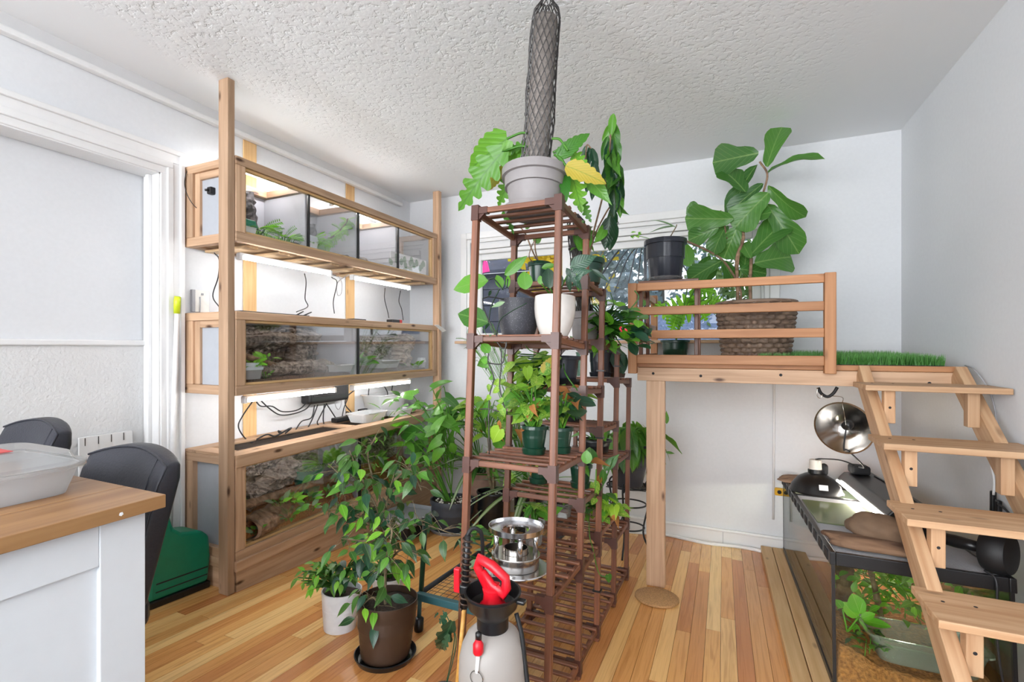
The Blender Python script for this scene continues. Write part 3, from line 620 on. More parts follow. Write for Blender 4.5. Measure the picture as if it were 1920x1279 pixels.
cable('forked black cable under the near lamp of the top cabinet', [(571, 513, -2.18), (574, 530, -2.3), (572, 560, -2.4), (577, 575, -2.38), (556, 585, -2.2)])
cable('black cable dropping between the two lamps of the top cabinet', [(622, 520, -2.2), (632, 530, -2.35), (625, 565, -2.45), (627, 588, -2.45)])
cable('grey cable loop between the two lamps of the top cabinet', [(634, 518, -2.2), (641, 530, -2.4), (640, 550, -2.4), (633, 553, -2.4), (633, 530, -2.4), (654, 515, -2.25)], .0025, 'greycable')
cable('black cable under the far lamp of the top cabinet', [(722, 540, -2.2), (721, 560, -2.4), (727, 585, -2.4), (729, 596, -2.35)])
cable('black cable with inline switch near the far post', [(751, 545, -2.2), (748, 565, -2.35), (753, 580, -2.4), (756, 600, -2.3)])
s_ = thing('router_strip', 'flat black strip lying on the near end of the middle cabinet', 'power strip', (-2.25, 1.85, 1.371)); put('body', box(-.03, .03, -.22, .22, 0, .012), 'black', s_, bv=.003, world=False); put('antenna', tube([(0, .2, .01), (.0, .26, .035)], .004), 'black', s_, True, 0, False); put('antenna', tube([(0, .15, .01), (.0, .2, .035)], .004), 'black', s_, True, 0, False)
s_ = thing('power_brick', 'small flat black power brick on the middle cabinet', 'adapter', (-2.22, 2.46, 1.371)); put('body', box(-.03, .03, -.06, .06, 0, .012), 'black', s_, bv=.003, world=False)
s_ = thing('timer_box', 'little black timer with a red end on the middle cabinet', 'timer', (-2.25, 2.9, 1.371)); put('body', box(-.03, .03, -.06, .05, 0, .03), 'black', s_, bv=.004, world=False); put('red_end', box(-.031, .031, .02, .052, .004, .031), 'lidred', s_, bv=.004, world=False)
# power box under the middle cabinet
s_ = thing('cable_box', 'long black cable box on the wall under the middle cabinet', 'power box', (-2.47, 2.42, .9)); put('body', box(-.03, .055, -.17, .19, -.075, .06), 'black', s_, bv=.02, world=False, seg=3); put('socket_face', box(.054, .058, -.14, .16, -.03, .03), 'blackmatte', s_, bv=.002, world=False)
XB = -2.44
for lab, pts in (('black cable curling from the near post down to the lowest cabinet', [(474, 752, -2.3), (455, 780, XB), (447, 800, XB), (458, 820, XB), (471, 830, XB), (478, 824, XB)]),
  ('upper sagging black cable running to the black cable box', [(481, 754, XB), (490, 762, XB), (510, 762, XB), (530, 772, XB), (560, 768, XB), (580, 750, XB)]),
  ('lower sagging black cable running to the black cable box', [(490, 752, XB), (505, 766, XB), (525, 778, XB), (550, 776, XB), (572, 768, XB), (582, 758, XB)]),
  ('black cable falling from the left of the cable box to the tangle', [(590, 760, XB), (584, 783, XB), (566, 790, XB), (555, 805, XB), (550, 812, XB)]),
  ('straight black cable falling from the cable box', [(596, 759, XB), (586, 785, XB), (576, 805, XB)]),
  ('forked black cable under the right of the cable box', [(612, 758, XB), (598, 785, XB), (595, 793, XB), (600, 802, XB)]),
  ('short black cable standing right of the forked one', [(608, 758, XB), (606, 785, XB), (608, 798, XB)]),
  ('black cable running right from the cable box to the power strip', [(612, 757, XB), (627, 780, XB), (634, 790, XB), (645, 789, XB)]),
  ('black cable hanging by the middle batten above the power strip', [(628, 729, XB), (645, 735, XB), (652, 745, XB), (645, 765, XB), (641, 785, XB)]),
  ('brown cable twisted in front of the middle batten', [(664, 732, XB), (650, 745, XB), (648, 760, XB), (664, 780, XB), (652, 783, XB), (650, 772, XB), (664, 780, XB)]),
  ('black cable hanging behind the clear tub', [(692, 728, XB), (691, 740, XB), (693, 755, XB)]),
  ('black cable pair hanging right of the clear tub', [(721, 725, XB), (727, 738, XB), (722, 750, XB)]),
  ('black cable hanging by the far post', [(736, 722, XB), (735, 735, XB), (741, 745, XB)])): cable(lab, pts, .004)
cable('grey cable loop under the middle cabinet', [(636, 728, XB), (630, 745, XB), (629, 760, XB), (635, 768, XB), (640, 755, XB), (637, 728, XB)], .003, 'greycable')
cable('black cable tangle lying on the lowest cabinet', [(477, 826, -2.42), (500, 815, -2.38), (515, 818, -2.4), (528, 812, -2.38), (540, 805, -2.36), (546, 803, -2.38), (530, 815, -2.42), (522, 808, -2.4), (538, 815, -2.44), (552, 812, -2.44)], .005)
s_ = thing('power_strip', 'black power strip lying at the back of the lowest cabinet', 'power strip', (-2.41, 2.62, .684)); put('body', box(-.025, .025, -.17, .17, 0, .03), 'black', s_, bv=.006, world=False); put('plug', box(-.02, .02, .08, .15, .03, .06), 'blackmatte', s_, bv=.006, world=False); put('plug', box(-.02, .02, -.02, .02, .03, .05), 'blackmatte', s_, bv=.006, world=False)
# plastic tubs on the lowest cabinet and elsewhere
def tub(name, label, loc, lx, ly, h, mat='clearplastic', lid=None, rz=0, rx=0, taper=.82, cat='tub'):
    t = thing(name, label, cat, loc, rx, rz); vs, fs = [], []
    L = [(taper, 0), (1, h), (1.07, h), (1.07, h-.006), (1.02, h-.006), (.99, h-.002), (taper-.03, .004)]
    for k, z in L:
        for q in range(24):
            a = 2*PI*q/24; c, s = math.cos(a), math.sin(a); e = .35
            vs.append((lx/2*k*math.copysign(abs(c)**e, c), ly/2*k*math.copysign(abs(s)**e, s), z))
    for i in range(len(L)-1):
        for q in range(24): fs.append((i*24+q, i*24+(q+1) % 24, (i+1)*24+(q+1) % 24, (i+1)*24+q))
    fs += [tuple(range(24))[::-1], tuple(range(144, 168))]
    put('tub_body', (vs, fs), mat, t, True, 0, False).modifiers.new('e', 'EDGE_SPLIT').split_angle = .9
    if lid:
        v2 = [(lx/2*k*math.copysign(abs(math.cos(2*PI*q/24))**.35, math.cos(2*PI*q/24)), ly/2*k*math.copysign(abs(math.sin(2*PI*q/24))**.35, math.sin(2*PI*q/24)), z) for k, z in ((1.09, h-.008), (1.09, h+.006), (.95, h+.008), (.88, h+.026), (.8, h+.028)) for q in range(24)]
        f2 = [(i*24+q, i*24+(q+1) % 24, (i+1)*24+(q+1) % 24, (i+1)*24+q) for i in range(4) for q in range(24)]+[tuple(range(96, 120))]
        put('lid', (v2, f2), lid, t, True, 0, False).modifiers.new('e', 'EDGE_SPLIT').split_angle = .9
    return t
tub('plastic_tub', 'tall clear plastic tub at the back of the lowest cabinet', (-2.36, 2.92, .683), .2, .34, .16, 'milky')
tub('plastic_tub', 'low clear plastic tub on the front of the lowest cabinet', (-2.27, 2.62, .683), .17, .26, .06, 'milky')
tub('plastic_tub', 'second low clear tub towards the far post', (-2.24, 2.93, .683), .15, .2, .05, 'milky')
jr = thing('glass_jar', 'little clear jar with lid beside the far post', 'jar', (-2.4, 3.14, .683)); put('jar_body', lathe([(.04, 0), (.045, .005), (.045, .11), (.038, .12)], 20), 'clearplastic', jr, True, 0, False); put('lid', lathe([(.042, .12), (.042, .132), (.01, .133)], 20), 'greycable', jr, True, 0, False)
tp = thing('paper_tag', 'white paper folded over the far corner of the middle cabinet', 'paper', (-2.09, 3.27, 1.36)); put('sheet', ([(-.02, -.05, .014), (.02, -.05, .014), (.05, .02, -.03), (.0, .04, -.04), (-.02, -.05, .012), (.02, -.05, .012), (.05, .02, -.032), (.0, .04, -.042)], [(0, 1, 2, 3), (7, 6, 5, 4), (0, 4, 5, 1), (1, 5, 6, 2), (2, 6, 7, 3), (3, 7, 4, 0)]), 'whiteplastic', tp, False, 0, False)
# ------------------------------------------------------------------ inside the terrariums
def lumpy(nx, ny, fn):
    vs = [fn(i/(nx-1), j/(ny-1)) for i in range(nx) for j in range(ny)]
    return vs, [(i*ny+j, (i+1)*ny+j, (i+1)*ny+j+1, i*ny+j+1) for i in range(nx-1) for j in range(ny-1)]
def soilbed(label, x0, x1, y0, y1, z, amp, mat, sc=9, tilt=0):
    def fn(a, b):
        p = Vector((x0+(x1-x0)*a, y0+(y1-y0)*b, z)); e = 0 if .04 < a < .96 and .02 < b < .98 else -1
        p.z += amp*noise.noise(p*sc)+.4*amp*noise.noise(p*sc*4)+tilt*(1-a); 
        if e: p.z = z-.05
        return p
    o = put('substrate', lumpy(26, 40, fn), mat, None, True); return tag(o, label, 'soil', kind='stuff')
XI0, XI1 = CX0+.015, CX1-.045
for i, (a, b) in enumerate(((1.60, 1.978), (1.992, 2.378), (2.392, 2.788), (2.802, 3.21))): soilbed(['dark soil in the near bay of the top terrarium', 'dark soil in the second bay of the top terrarium', 'dark soil in the third bay of the top terrarium', 'dark soil in the far bay of the top terrarium'][i], XI0, XI1, a, b, 1.772, .018, 'soil')
soilbed('brown soil in the near bay of the middle terrarium', XI0, XI1, 1.60, 2.378, 1.035, .016, 'darksoil', tilt=.02); soilbed('brown soil in the far bay of the middle terrarium', XI0, XI1, 2.392, 3.21, 1.035, .018, 'darksoil', tilt=.02)
soilbed('reddish coconut fibre in the near bay of the lowest terrarium', XI0, XI1, 1.60, 2.393, .262, .02, 'coco', tilt=.09); soilbed('reddish coconut fibre in the far bay of the lowest terrarium', XI0, XI1, 2.407, 3.21, .262, .02, 'coco', tilt=.06)
def corkslab(label, y0, y1, z0, z1, x=CX0+.016, amp=.03, name='cork_slab'):
    def fn(a, b):
        p = Vector((x, y0+(y1-y0)*a, z0+(z1-z0)*b)); n = noise.noise(Vector((0, p.y*9, p.z*22)))+.6*noise.noise(Vector((3, p.y*24, p.z*50)))+.4*noise.noise(Vector((9, p.y*50, p.z*90)))
        p.x += .012+amp*max(-.3, n); 
        if a in (0, 1) or b in (0, 1): p.x = x
        return p
    return tag(put(name, lumpy(60, 40, fn), 'cork', None, False), label, 'bark')
corkslab('ridged grey cork slab at the back of the near middle bay', 1.60, 2.372, 1.02, 1.325, amp=.035)
corkslab('ridged grey cork slab at the back of the far middle bay', 2.40, 3.20, 1.02, 1.28, amp=.03)
corkslab('ridged grey cork slab at the back of the near lowest bay', 1.60, 2.385, .25, .62, amp=.045)
corkslab('ridged grey cork slab at the back of the far lowest bay', 2.42, 3.20, .25, .62, amp=.03)


def barkroll(name, label, p0, p1, r, hollow=0, mat='cork', amp=.35, cat='bark', seg=18, n=22, sq=.8):
    p0, p1 = Vector(p0), Vector(p1); X = (p1-p0).normalized(); Y = UP.cross(X).normalized(); Z = X.cross(Y); vs, fs = [], []
    for i in range(seg+1):
        c = p0.lerp(p1, i/seg)
        for k in range(n):
            a = 2*PI*k/n; d = Y*math.cos(a)+Z*math.sin(a)*sq; q = c+d*r
            vs.append(c+d*r*(1+amp*noise.noise(q*26)+.6*amp*noise.noise(Vector((q.x*15, q.y*50, q.z*50)))))
    m_ = len(vs)
    fs = [(i*n+k, i*n+(k+1) % n, (i+1)*n+(k+1) % n, (i+1)*n+k) for i in range(seg) for k in range(n)]
    if hollow:
        for i in range(seg+1):
            c = p0.lerp(p1, i/seg)
            for k in range(n): a = 2*PI*k/n; vs.append(c+(Y*math.cos(a)+Z*math.sin(a)*sq)*r*hollow)
        fs += [(m_+i*n+(k+1) % n, m_+i*n+k, m_+(i+1)*n+k, m_+(i+1)*n+(k+1) % n) for i in range(seg) for k in range(n)]
        for e, s in ((0, 1), (seg*n, -1)):
            for k in range(n): f = (e+k, m_+e+k, m_+e+(k+1) % n, e+(k+1) % n); fs.append(f if s > 0 else f[::-1])
    else: fs += [tuple(range(n))[::-1], tuple(range(seg*n, seg*n+n))]
    return tag(put(name, (vs, fs), mat, None, False), label, cat)
wood('darkbark', '#5d5759', '#2a2728', kn=0, fine=1.0, rough=.95, bp=1.0)
barkroll('cork_slab', 'dark cork slab leaning at the back of the near top bay', (-2.40, 1.84, 1.76), (-2.43, 1.80, 2.05), .055, 0, 'darkbark', .4)
barkroll('cork_slab', 'dark cork slab standing at the back of the second top bay', (-2.43, 2.30, 1.76), (-2.44, 2.28, 1.99), .04, 0, 'darkbark', .4)
barkroll('cork_log', 'upper cork log crossing the near middle terrarium bay', (-2.36, 1.62, 1.215), (-2.38, 2.27, 1.26), .045, 0, amp=.5)
barkroll('cork_log', 'long cork log lying along the near middle terrarium bay', (-2.25, 1.72, 1.075), (-2.24, 2.24, 1.075), .05, 0, amp=.5)
barkroll('cork_log', 'leaning cork wedge at the back of the near middle bay', (-2.40, 2.12, 1.04), (-2.41, 2.16, 1.2), .065, 0, amp=.5)
barkroll('branch', 'brown branch at the near end of the middle terrarium', (-2.2, 1.595, 1.165), (-2.22, 1.82, 1.1), .018, 0, 'bark', .3, 'branch')
barkroll('cork_tube', 'hollow cork tube leaning in the far middle terrarium bay', (-2.27, 2.97, 1.05), (-2.30, 3.10, 1.27), .075, .75, amp=.35)
barkroll('branch', 'slanting branch in the far middle terrarium bay', (-2.3, 2.45, 1.27), (-2.24, 2.72, 1.07), .016, 0, 'bark', .3, 'branch')
barkroll('branch', 'knobbly branch bridging the near lowest terrarium bay', (-2.22, 1.62, .395), (-2.2, 2.36, .39), .026, 0, 'bark', .4, 'branch', 30)
barkroll('cork_log', 'rough cork log behind the bridging branch in the lowest bay', (-2.36, 1.75, .36), (-2.38, 2.1, .47), .075, 0, amp=.5)
barkroll('hollow_log', 'hollow half log hide in the near lowest terrarium bay', (-2.17, 1.63, .285), (-2.24, 1.9, .29), .075, .82, 'bark', .2, 'log')
barkroll('cork_log', 'low cork piece on the soil of the second top bay', (-2.25, 2.16, 1.775), (-2.24, 2.33, 1.77), .02, 0, amp=.5)
barkroll('cork_log', 'small cork piece on the soil of the third top bay', (-2.22, 2.42, 1.785), (-2.24, 2.56, 1.78), .028, 0, amp=.5)
barkroll('moss_mound', 'mossy mound behind the tub in the near middle bay', (-2.36, 2.13, 1.06), (-2.36, 2.3, 1.05), .05, 0, 'turf', .3, 'moss')
tub('water_dish', 'clear plastic water dish in the near middle terrarium bay', (-2.2, 2.27, 1.045), .12, .19, .045, 'milky', cat='dish')
tub('water_dish', 'clear plastic water dish in the far middle terrarium bay', (-2.2, 2.71, 1.05), .13, .26, .055, 'milky', cat='dish')
tub('food_tub', 'small white lidded food tub in the near corner of the middle terrarium', (-2.185, 1.66, 1.035), .07, .10, .055, 'milky', 'trash', cat='tub')
tub('food_tub', 'small food tub at the far corner of the middle terrarium', (-2.19, 3.16, 1.035), .05, .06, .05, 'milky', 'trash', cat='tub')
tub('food_tub', 'small white tub in the near corner of the top terrarium', (-2.185, 1.64, 1.762), .06, .08, .045, 'whiteplastic', 'green_plastic', cat='tub')
tub('food_tub', 'small white tub in the second bay of the top terrarium', (-2.185, 2.04, 1.762), .06, .08, .05, 'whiteplastic', 'trash', cat='tub')
bk = thing('green_bucket', 'green planter tub at the back of the near lowest terrarium bay', 'planter', (-2.3, 2.13, .33)); put('bucket_body', lathe([(.065, 0), (.085, .12), (.09, .12), (.09, .13), (.078, .13), (.07, .05)], 28), 'green_plastic', bk, True, 0, False); put('soil', lathe([(.076, .1), (.07, .112), (.01, .115)], 20), 'soil', bk, True, 0, False)
def sprig(label, c, n, kind, s0, s1, name='terrarium_plant', rad=.03, cat='plant', flatten=.5):
    t = thing(name, label, cat, c); c = Vector(c); cv = []
    for i in range(n):
        a = rnd(0, 2*PI); d = Vector((math.cos(a), math.sin(a), rnd(.1, 1.3)*flatten*2)); b = c+Vector((math.cos(a)*rad*rnd(0, 1), math.sin(a)*rad*rnd(0, 1), 0))
        leaf_at(t, R.choice(kind), b+d.normalized()*.012, d, rnd(s0, s1), UP*.7+Vector((rnd(.1, .8), -.3, rnd(-.2, .2))), name='frond' if 'fern' in kind[0] else 'leaf'); cv.append(([b-Vector((0, 0, .015)), b+d.normalized()*.014], .0015))
    stems(t, cv, 'mid'); return t
sprig('bright fern filling the near corner of the top terrarium', (-2.22, 1.725, 1.80), 30, ['fern', 'fernmid'], .08, .13, 'fern', .05)
sprig('low green fern on the soil of the near top bay', (-2.20, 1.86, 1.785), 24, ['fern', 'fernmid'], .06, .09, 'fern', .06)
sprig('small bright fern at the left of the second top bay', (-2.22, 2.08, 1.81), 22, ['fern'], .06, .10, 'fern', .03)
hf = thing('hanging_fern', 'long bright fern rope hanging across the second top bay', 'plant', (-2.25, 2.2, 1.8)); cv = spline([(-2.21, 2.09, 1.79), (-2.20, 2.15, 1.83), (-2.19, 2.24, 1.89), (-2.19, 2.32, 1.97), (-2.20, 2.36, 2.02)], 6)
stems(hf, [(cv, .006)], 'bark')
for i in range(90):
    p = cv[int(rnd(0, 1)*(len(cv)-1))]; leaf_at(hf, 'fern', p, Vector((rnd(-.6, 1), rnd(-1, .8), rnd(-.9, .5))), rnd(.04, .075), Vector((.6, -.4, .7)), name='frond')
sprig('spiky tuft at the far end of the top terrarium', (-2.2, 3.1, 1.775), 14, ['lancedark'], .05, .09, 'spiky_plant', .015)
sprig('bright leafy sprig beside the food tub in the middle terrarium', (-2.2, 1.675, 1.10), 16, ['bright', 'fern'], .04, .08, 'terrarium_plant', .025)
sprig('yellow green sprig above the branch in the middle terrarium', (-2.22, 1.78, 1.135), 10, ['bright'], .035, .06, 'terrarium_plant', .03)
sprig('small sprig on the soil at the front of the near middle bay', (-2.17, 1.73, 1.05), 6, ['varieg'], .025, .04, 'terrarium_plant', .02)
sprig('broad green leaved plant in the far middle terrarium bay', (-2.24, 2.5, 1.09), 7, ['roundbright', 'heartmid'], .09, .13, 'terrarium_plant', .04)
sprig('low green sprigs by the far corner of the middle terrarium', (-2.19, 3.02, 1.05), 12, ['bright', 'varieg'], .03, .06, 'terrarium_plant', .07)
sprig('fern growing over the green planter tub', (-2.27, 2.2, .47), 14, ['fern'], .08, .14, 'fern', .03)
sprig('tiny seedlings inside the green planter tub', (-2.3, 2.12, .455), 12, ['bright'], .02, .04, 'seedlings', .05)
for lab, c in (('dull green leafy sprig over the hollow log', (-2.16, 1.80, .37)), ('bright leaf cluster right of the hollow log', (-2.15, 1.88, .36)), ('trailing sprig in the middle of the near lowest bay', (-2.15, 2.0, .335)), ('trailing sprig right of the branch in the near lowest bay', (-2.16, 2.14, .33)), ('low sprig at the front of the near lowest bay', (-2.14, 1.86, .28)), ('moss tuft at the near corner of the lowest bay', (-2.14, 1.66, .27)), ('little yellow green tuft on the fibre of the lowest bay', (-2.13, 1.98, .29))): sprig(lab, c, 9, ['bright', 'mid', 'pale'] if 'bright' not in lab else ['bright'], .04, .07, 'terrarium_plant', .03)
sprig('green plant at the left edge of the near lowest bay', (-2.3, 1.72, .36), 8, ['heartmid'], .05, .08, 'terrarium_plant', .02)
sprig('yellow green plant in the far lowest terrarium bay', (-2.2, 2.6, .42), 14, ['varieg', 'bright'], .05, .09, 'terrarium_plant', .06)
sprig('leafy sprig high on the bark of the far lowest bay', (-2.3, 2.62, .57), 8, ['bright'], .04, .07, 'terrarium_plant', .03)
# printed card in the top terrarium
cd = thing('printed_card', 'white card printed with grey green leaves in the far top bay', 'card', (-2.155, 2.95, 1.765)); put('card', box(-.002, .002, -.22, .22, 0, .115), 'whiteplastic', cd, world=False)
for i in range(13):
    a = -.2+i*.033; T = MW[cd.name] @ Matrix.Translation((.0026, a, .02+.055*((i*7) % 5)/5)) @ Euler((0, -PI/2, rnd(-.0, .0))).to_matrix().to_4x4() @ Matrix.Rotation(rnd(-1.0, 1.0), 4, 'Z') @ Matrix.Diagonal((.055, .055, .0001, 1))
    link('printed_leaf', LF.setdefault('print', leaf('printed_leaf', 'printleaf', RO, 8, 0, 0)), cd, T)
# ------------------------------------------------------------------ things by the doorway
br = thing('broom_handle', 'white broom handle with lime green end leaning by the door casing', 'broom', (-2.40, 1.475, zf(1.475)))
put('pole', tube([at(318, 1010, y=1.455), at(332, 585, y=1.475)], .011, 10), 'whiteplastic', br, True)
put('grip', tube([at(331.6, 588, y=1.475), at(332.2, 566, y=1.475), at(333, 556, y=1.476)], [.0135, .015, .0135], 12), 'lime', br, True)
put('broom_head', box(-2.47, -2.36, 1.40, 1.50, zf(1.45), zf(1.45)+.12), 'whiteplastic', br, bv=.01)
ol = thing('wall_switch', 'white wall switch plate with a cord beside the front post', 'switch', (XL, 1.62, 1.435)); put('plate', box(0, .008, -.04, .04, -.055, .06), 'outlet', ol, bv=.003, world=False); put('side_box', box(0, .018, -.056, -.04, -.055, .06), 'greycable', ol, bv=.002, world=False); put('cord', tube(spline([(.01, -.012, .025), (.012, -.012, -.01), (.012, -.014, -.06)], 4), .003), 'greycable', ol, True, 0, False); put('toggle', box(.008, .014, -.005, .005, .035, .045), 'greycable', ol, world=False)
sp_ = thing('slotted_panel', 'white panel with slots along its top leaning in the doorway recess', 'panel', (XL-.10, 1.25, zf(1.25)))
put('sheet', box(XL-.108, XL-.098, 1.145, 1.355, zf(1.25), .795), 'trimwhite', sp_, bv=.002)
for k in range(4): put('slot', box(XL-.0985, XL-.097, 1.165+k*.05, 1.168+k*.05, .755, .79), 'black', sp_)
gc = thing('carpet_cleaner', 'green carpet cleaner body on the floor beside the front post', 'cleaner', (-2.36, 1.40, zf(1.40)), TILT)
vs, fs = [], []
pr = [(-.16, .0), (-.16, .36), (-.145, .44), (-.11, .44), (-.09, .36), (-.07, .3), (-.03, .27), (.06, .255), (.10, .22), (.115, .12), (.11, .0)]
for s in (-.075, .075):
    for y, z in pr: vs.append((s, y, z+.03))
n = len(pr); fs = [tuple(range(n)), tuple(range(n, 2*n))[::-1]]+[(k, n+k, n+(k+1) % n, (k+1) % n) for k in range(n)]
put('shell', (vs, [f[::-1] for f in fs]), 'green_plastic', gc, False, .018, False, 3)
put('brush_foot', box(-.08, .08, -.165, .118, 0, .032), 'black', gc, bv=.006, world=False); put('groove', box(.0745, .0765, -.13, .1, .10, .106), 'blackmatte', gc, world=False); put('groove', box(.0745, .0765, -.13, .1, .065, .07), 'blackmatte', gc, world=False)
# ------------------------------------------------------------------ kitchen island, chairs, container
IX, IY, IZ = -1.178, .68, .858
isl = thing('kitchen_island', 'pale grey panelled island with a butcher block top', 'island', (-1.7, .3, zf(.3)))
for k in range(6): board('top_stave', IX-(k+1)*.16, IX-k*.16-.0006, -.6, IY, IZ-.03, IZ, 'butcher', isl, .0015)
bx = IX-.028
put('carcass', box(bx-.9, bx-.04, -.55, .2, zf(.3)-.03, IZ-.031), 'island', isl); put('end_panel', box(bx-.04, bx-.012, -.55, IY-.03, zf(.5)-.03, IZ-.031), 'island', isl)
put('corner_stile', box(bx-.02, bx, IY-.115, IY-.028, zf(.5), IZ-.03), 'island', isl, bv=.002)
put('top_frame', box(bx-.02, bx-.002, -.55, IY-.115, IZ-.125, IZ-.03), 'island', isl, bv=.002); put('near_stile', box(bx-.02, bx, -.55, -.45, zf(0), IZ-.125), 'island', isl, bv=.002)
put('bottom_frame', box(bx-.02, bx-.002, -.45, IY-.115, zf(.3), zf(.3)+.1), 'island', isl, bv=.002)
put('paint_chip', lathe([(.0045, 0), (.004, .0005), (.001, .0005)], 5), 'whiteplastic', isl).matrix_basis = Matrix.Translation((IX+.0002, IY-.09, IZ-.017)) @ Matrix.Rotation(PI/2, 4, 'Y')
tb = tub('food_container', 'clear plastic container with domed lid on the island top', (-1.52, .52, IZ+.001), .31, .20, .07, 'milky', 'clearplastic', cat='container')
put('red_mark', box(-.03, .03, -.01, .012, .1, .1012), 'lidred', tb, world=False)
def chair(label, x0, x1, y, ztop, lean=.10, rz=0, th=.075):
    t = thing('leather_chair', label, 'chair', ((x0+x1)/2, y-.2, zf(y-.2)), 0, 0)
    w = x1-x0; vs, fs = [], []; zb = .50; NU, NV = 13, 9
    def P(u, v, s):
        x = x0+w*u; z = zb+(ztop-zb)*v; z -= .035*(2*u-1)**2*v; d = lean*(v-1)+.03*(1-(2*u-1)**2)
        b = .5*th*(1-.18*abs(2*u-1)**4)*(1 if v < .9 else 1-.35*((v-.9)/.1)**2)
        return (x, y+d+s*b, z)
    for s in (-1, 1):
        for i in range(NU):
            for j in range(NV): vs.append(P(i/(NU-1), j/(NV-1), s))
    k = NU*NV; ix = lambda s, i, j: s*k+i*NV+j
    for i in range(NU-1):
        for j in range(NV-1): fs += [(ix(0, i, j), ix(0, i+1, j), ix(0, i+1, j+1), ix(0, i, j+1)), (ix(1, i, j), ix(1, i, j+1), ix(1, i+1, j+1), ix(1, i+1, j))]
        fs += [(ix(0, i, NV-1), ix(0, i+1, NV-1), ix(1, i+1, NV-1), ix(1, i, NV-1)), (ix(0, i, 0), ix(1, i, 0), ix(1, i+1, 0), ix(0, i+1, 0))]
    for j in range(NV-1): fs += [(ix(0, 0, j), ix(0, 0, j+1), ix(1, 0, j+1), ix(1, 0, j)), (ix(0, NU-1, j), ix(1, NU-1, j), ix(1, NU-1, j+1), ix(0, NU-1, j+1))]
    b = put('backrest', (vs, fs), 'leather', t, True, .012, True, 3)
    pp = [P(u/12, 1, -1) for u in range(13)]+[P(1, 1-v/8, -1) for v in range(1, 9)]
    put('seam', tube([Vector(p)+Vector((0, -.001, -.004)) for p in pp], .0035, 6), 'leather', t, True)
    put('seam', tube([Vector(P(.86, 1-v/8, -1))+Vector((0, -.002, -.004)) for v in range(9)], .002, 6), 'leather', t, True)
    put('seat', box(x0, x1, y-.42, y-.05, .44, .53), 'leather', t, bv=.03, seg=3)
    for sx in (x0+.03, x1-.03):
        for sy in (y-.38, y-.08): put('leg', tube([(sx, sy, zf(sy)), (sx, sy, .45)], [.012, .018], 8), 'black', t, True)
chair('black leather chair whose tall back shows beyond the island corner', -1.80, -1.41, .835, .905)
chair('black leather chair farther left with only its back top showing', -2.45, -2.07, .87, .94)
# ------------------------------------------------------------------ loft, guard rail, stairs
LY = 2.553
lf = thing('loft_platform', 'pine loft platform with a front beam and one leg', 'loft', (-.41, LY, zf(LY)))
def LB(n, *b, m='pine', bv=.003): return board(n, *b, m, lf, bv)
LB('front_beam', -.411, .93, LY, LY+.038, 1.022, 1.090); LB('rear_beam', -.411, .93, 3.40, 3.438, 1.022, 1.090); LB('end_beam', -.411, -.373, LY+.038, 3.40, 1.022, 1.090); LB('end_beam', .892, .93, LY+.038, 3.40, 1.022, 1.090)
LB('front_trim', -.411, .90, LY+.01, LY+.036, 1.091, 1.116, m='cedar')
for i in range(9): LB('deck_board', -.405+i*.145, -.405+i*.145+.142, LY+.038, 3.438, 1.091, 1.112, m='ply')
LB('leg', -.365, -.272, LY-.002, LY+.038, zf(LY), 1.022)
for q in (-.33, -.1, .25, .58, .8): put('bolt', lathe([(.007, 0), (.006, .001), (.001, .001)], 10), 'blackmatte', lf).matrix_basis = Matrix.Translation((q, LY-.0002, 1.055+.012*math.sin(q*30))) @ Matrix.Rotation(PI/2, 4, 'X')
gr = thing('guard_rail', 'cedar guard rail with four bars along the loft front', 'railing', (0, LY-.02, 1.08))
def GB(n, *b): return board(n, *b, 'cedar', gr, .003)
GB('post', .418, .462, LY-.045, LY-.001, 1.078, 1.532); GB('post', -.452, -.408, LY-.045, LY-.001, 1.06, 1.53)
for a, b in ((1.489, 1.5285), (1.363, 1.405), (1.242, 1.284), (1.113, 1.158)): GB('bar', -.408, .418, LY-.036, LY-.010, a, b)
er = thing('guard_rail', 'cedar end rail running back from the left loft post to the window', 'railing', (-.43, 3.0, 1.09))
for a in (3.36,): board('post', -.452, -.408, a, a+.044, 1.112, 1.55, 'cedar', er)
for a, b in ((1.485, 1.525), (1.30, 1.34), (1.115, 1.155)): board('bar', -.44, -.415, LY, 3.36, a, b, 'cedar', er)
stp = thing('loft_stairs', 'open pine stairs with solid treads climbing to the loft', 'stairs', (.73, 1.4, zf(1.4)))
S0, S1 = Vector((0, 2.56, 1.13)), Vector((0, 1.085, -.02))
for x0 in (.545, .872):
    o = beam('stringer', (x0+.019, 1.257, .02), (x0+.019, 2.545, 1.085), .038, .089, 'stepwood', stp)
for i in range(6):
    yf, h = 2.262-.2295*i, 1.050-.1865*i
    board('tread', .512, .945, yf, yf+.2, h-.022, h, 'stepwood', stp, .003)
    for x0 in (.583, .836): board('cleat', x0, x0+.036, yf+.045, yf+.083, h-.022-.13, h-.0225, 'stepwood', stp)
    for q in (.56, .63): put('screw', lathe([(.005, 0), (.004, .0008), (.001, .0008)], 8), 'blackmatte', stp).matrix_basis = Matrix.Translation((q, yf+.12, h))
    put('screw', lathe([(.005, 0), (.004, .001), (.001, .001)], 8), 'blackmatte', stp).matrix_basis = Matrix.Translation((.601, yf+.0448, h-.09)) @ Matrix.Rotation(PI/2, 4, 'X')
tf = thing('turf_mat', 'piece of bright artificial grass lying on the loft deck', 'mat', (.5, 2.95, 1.113))
put('backing', box(.17, .86, LY+.03, 3.35, 1.1125, 1.119), 'blackmatte', tf)
vs, fs, uv = [], [], []
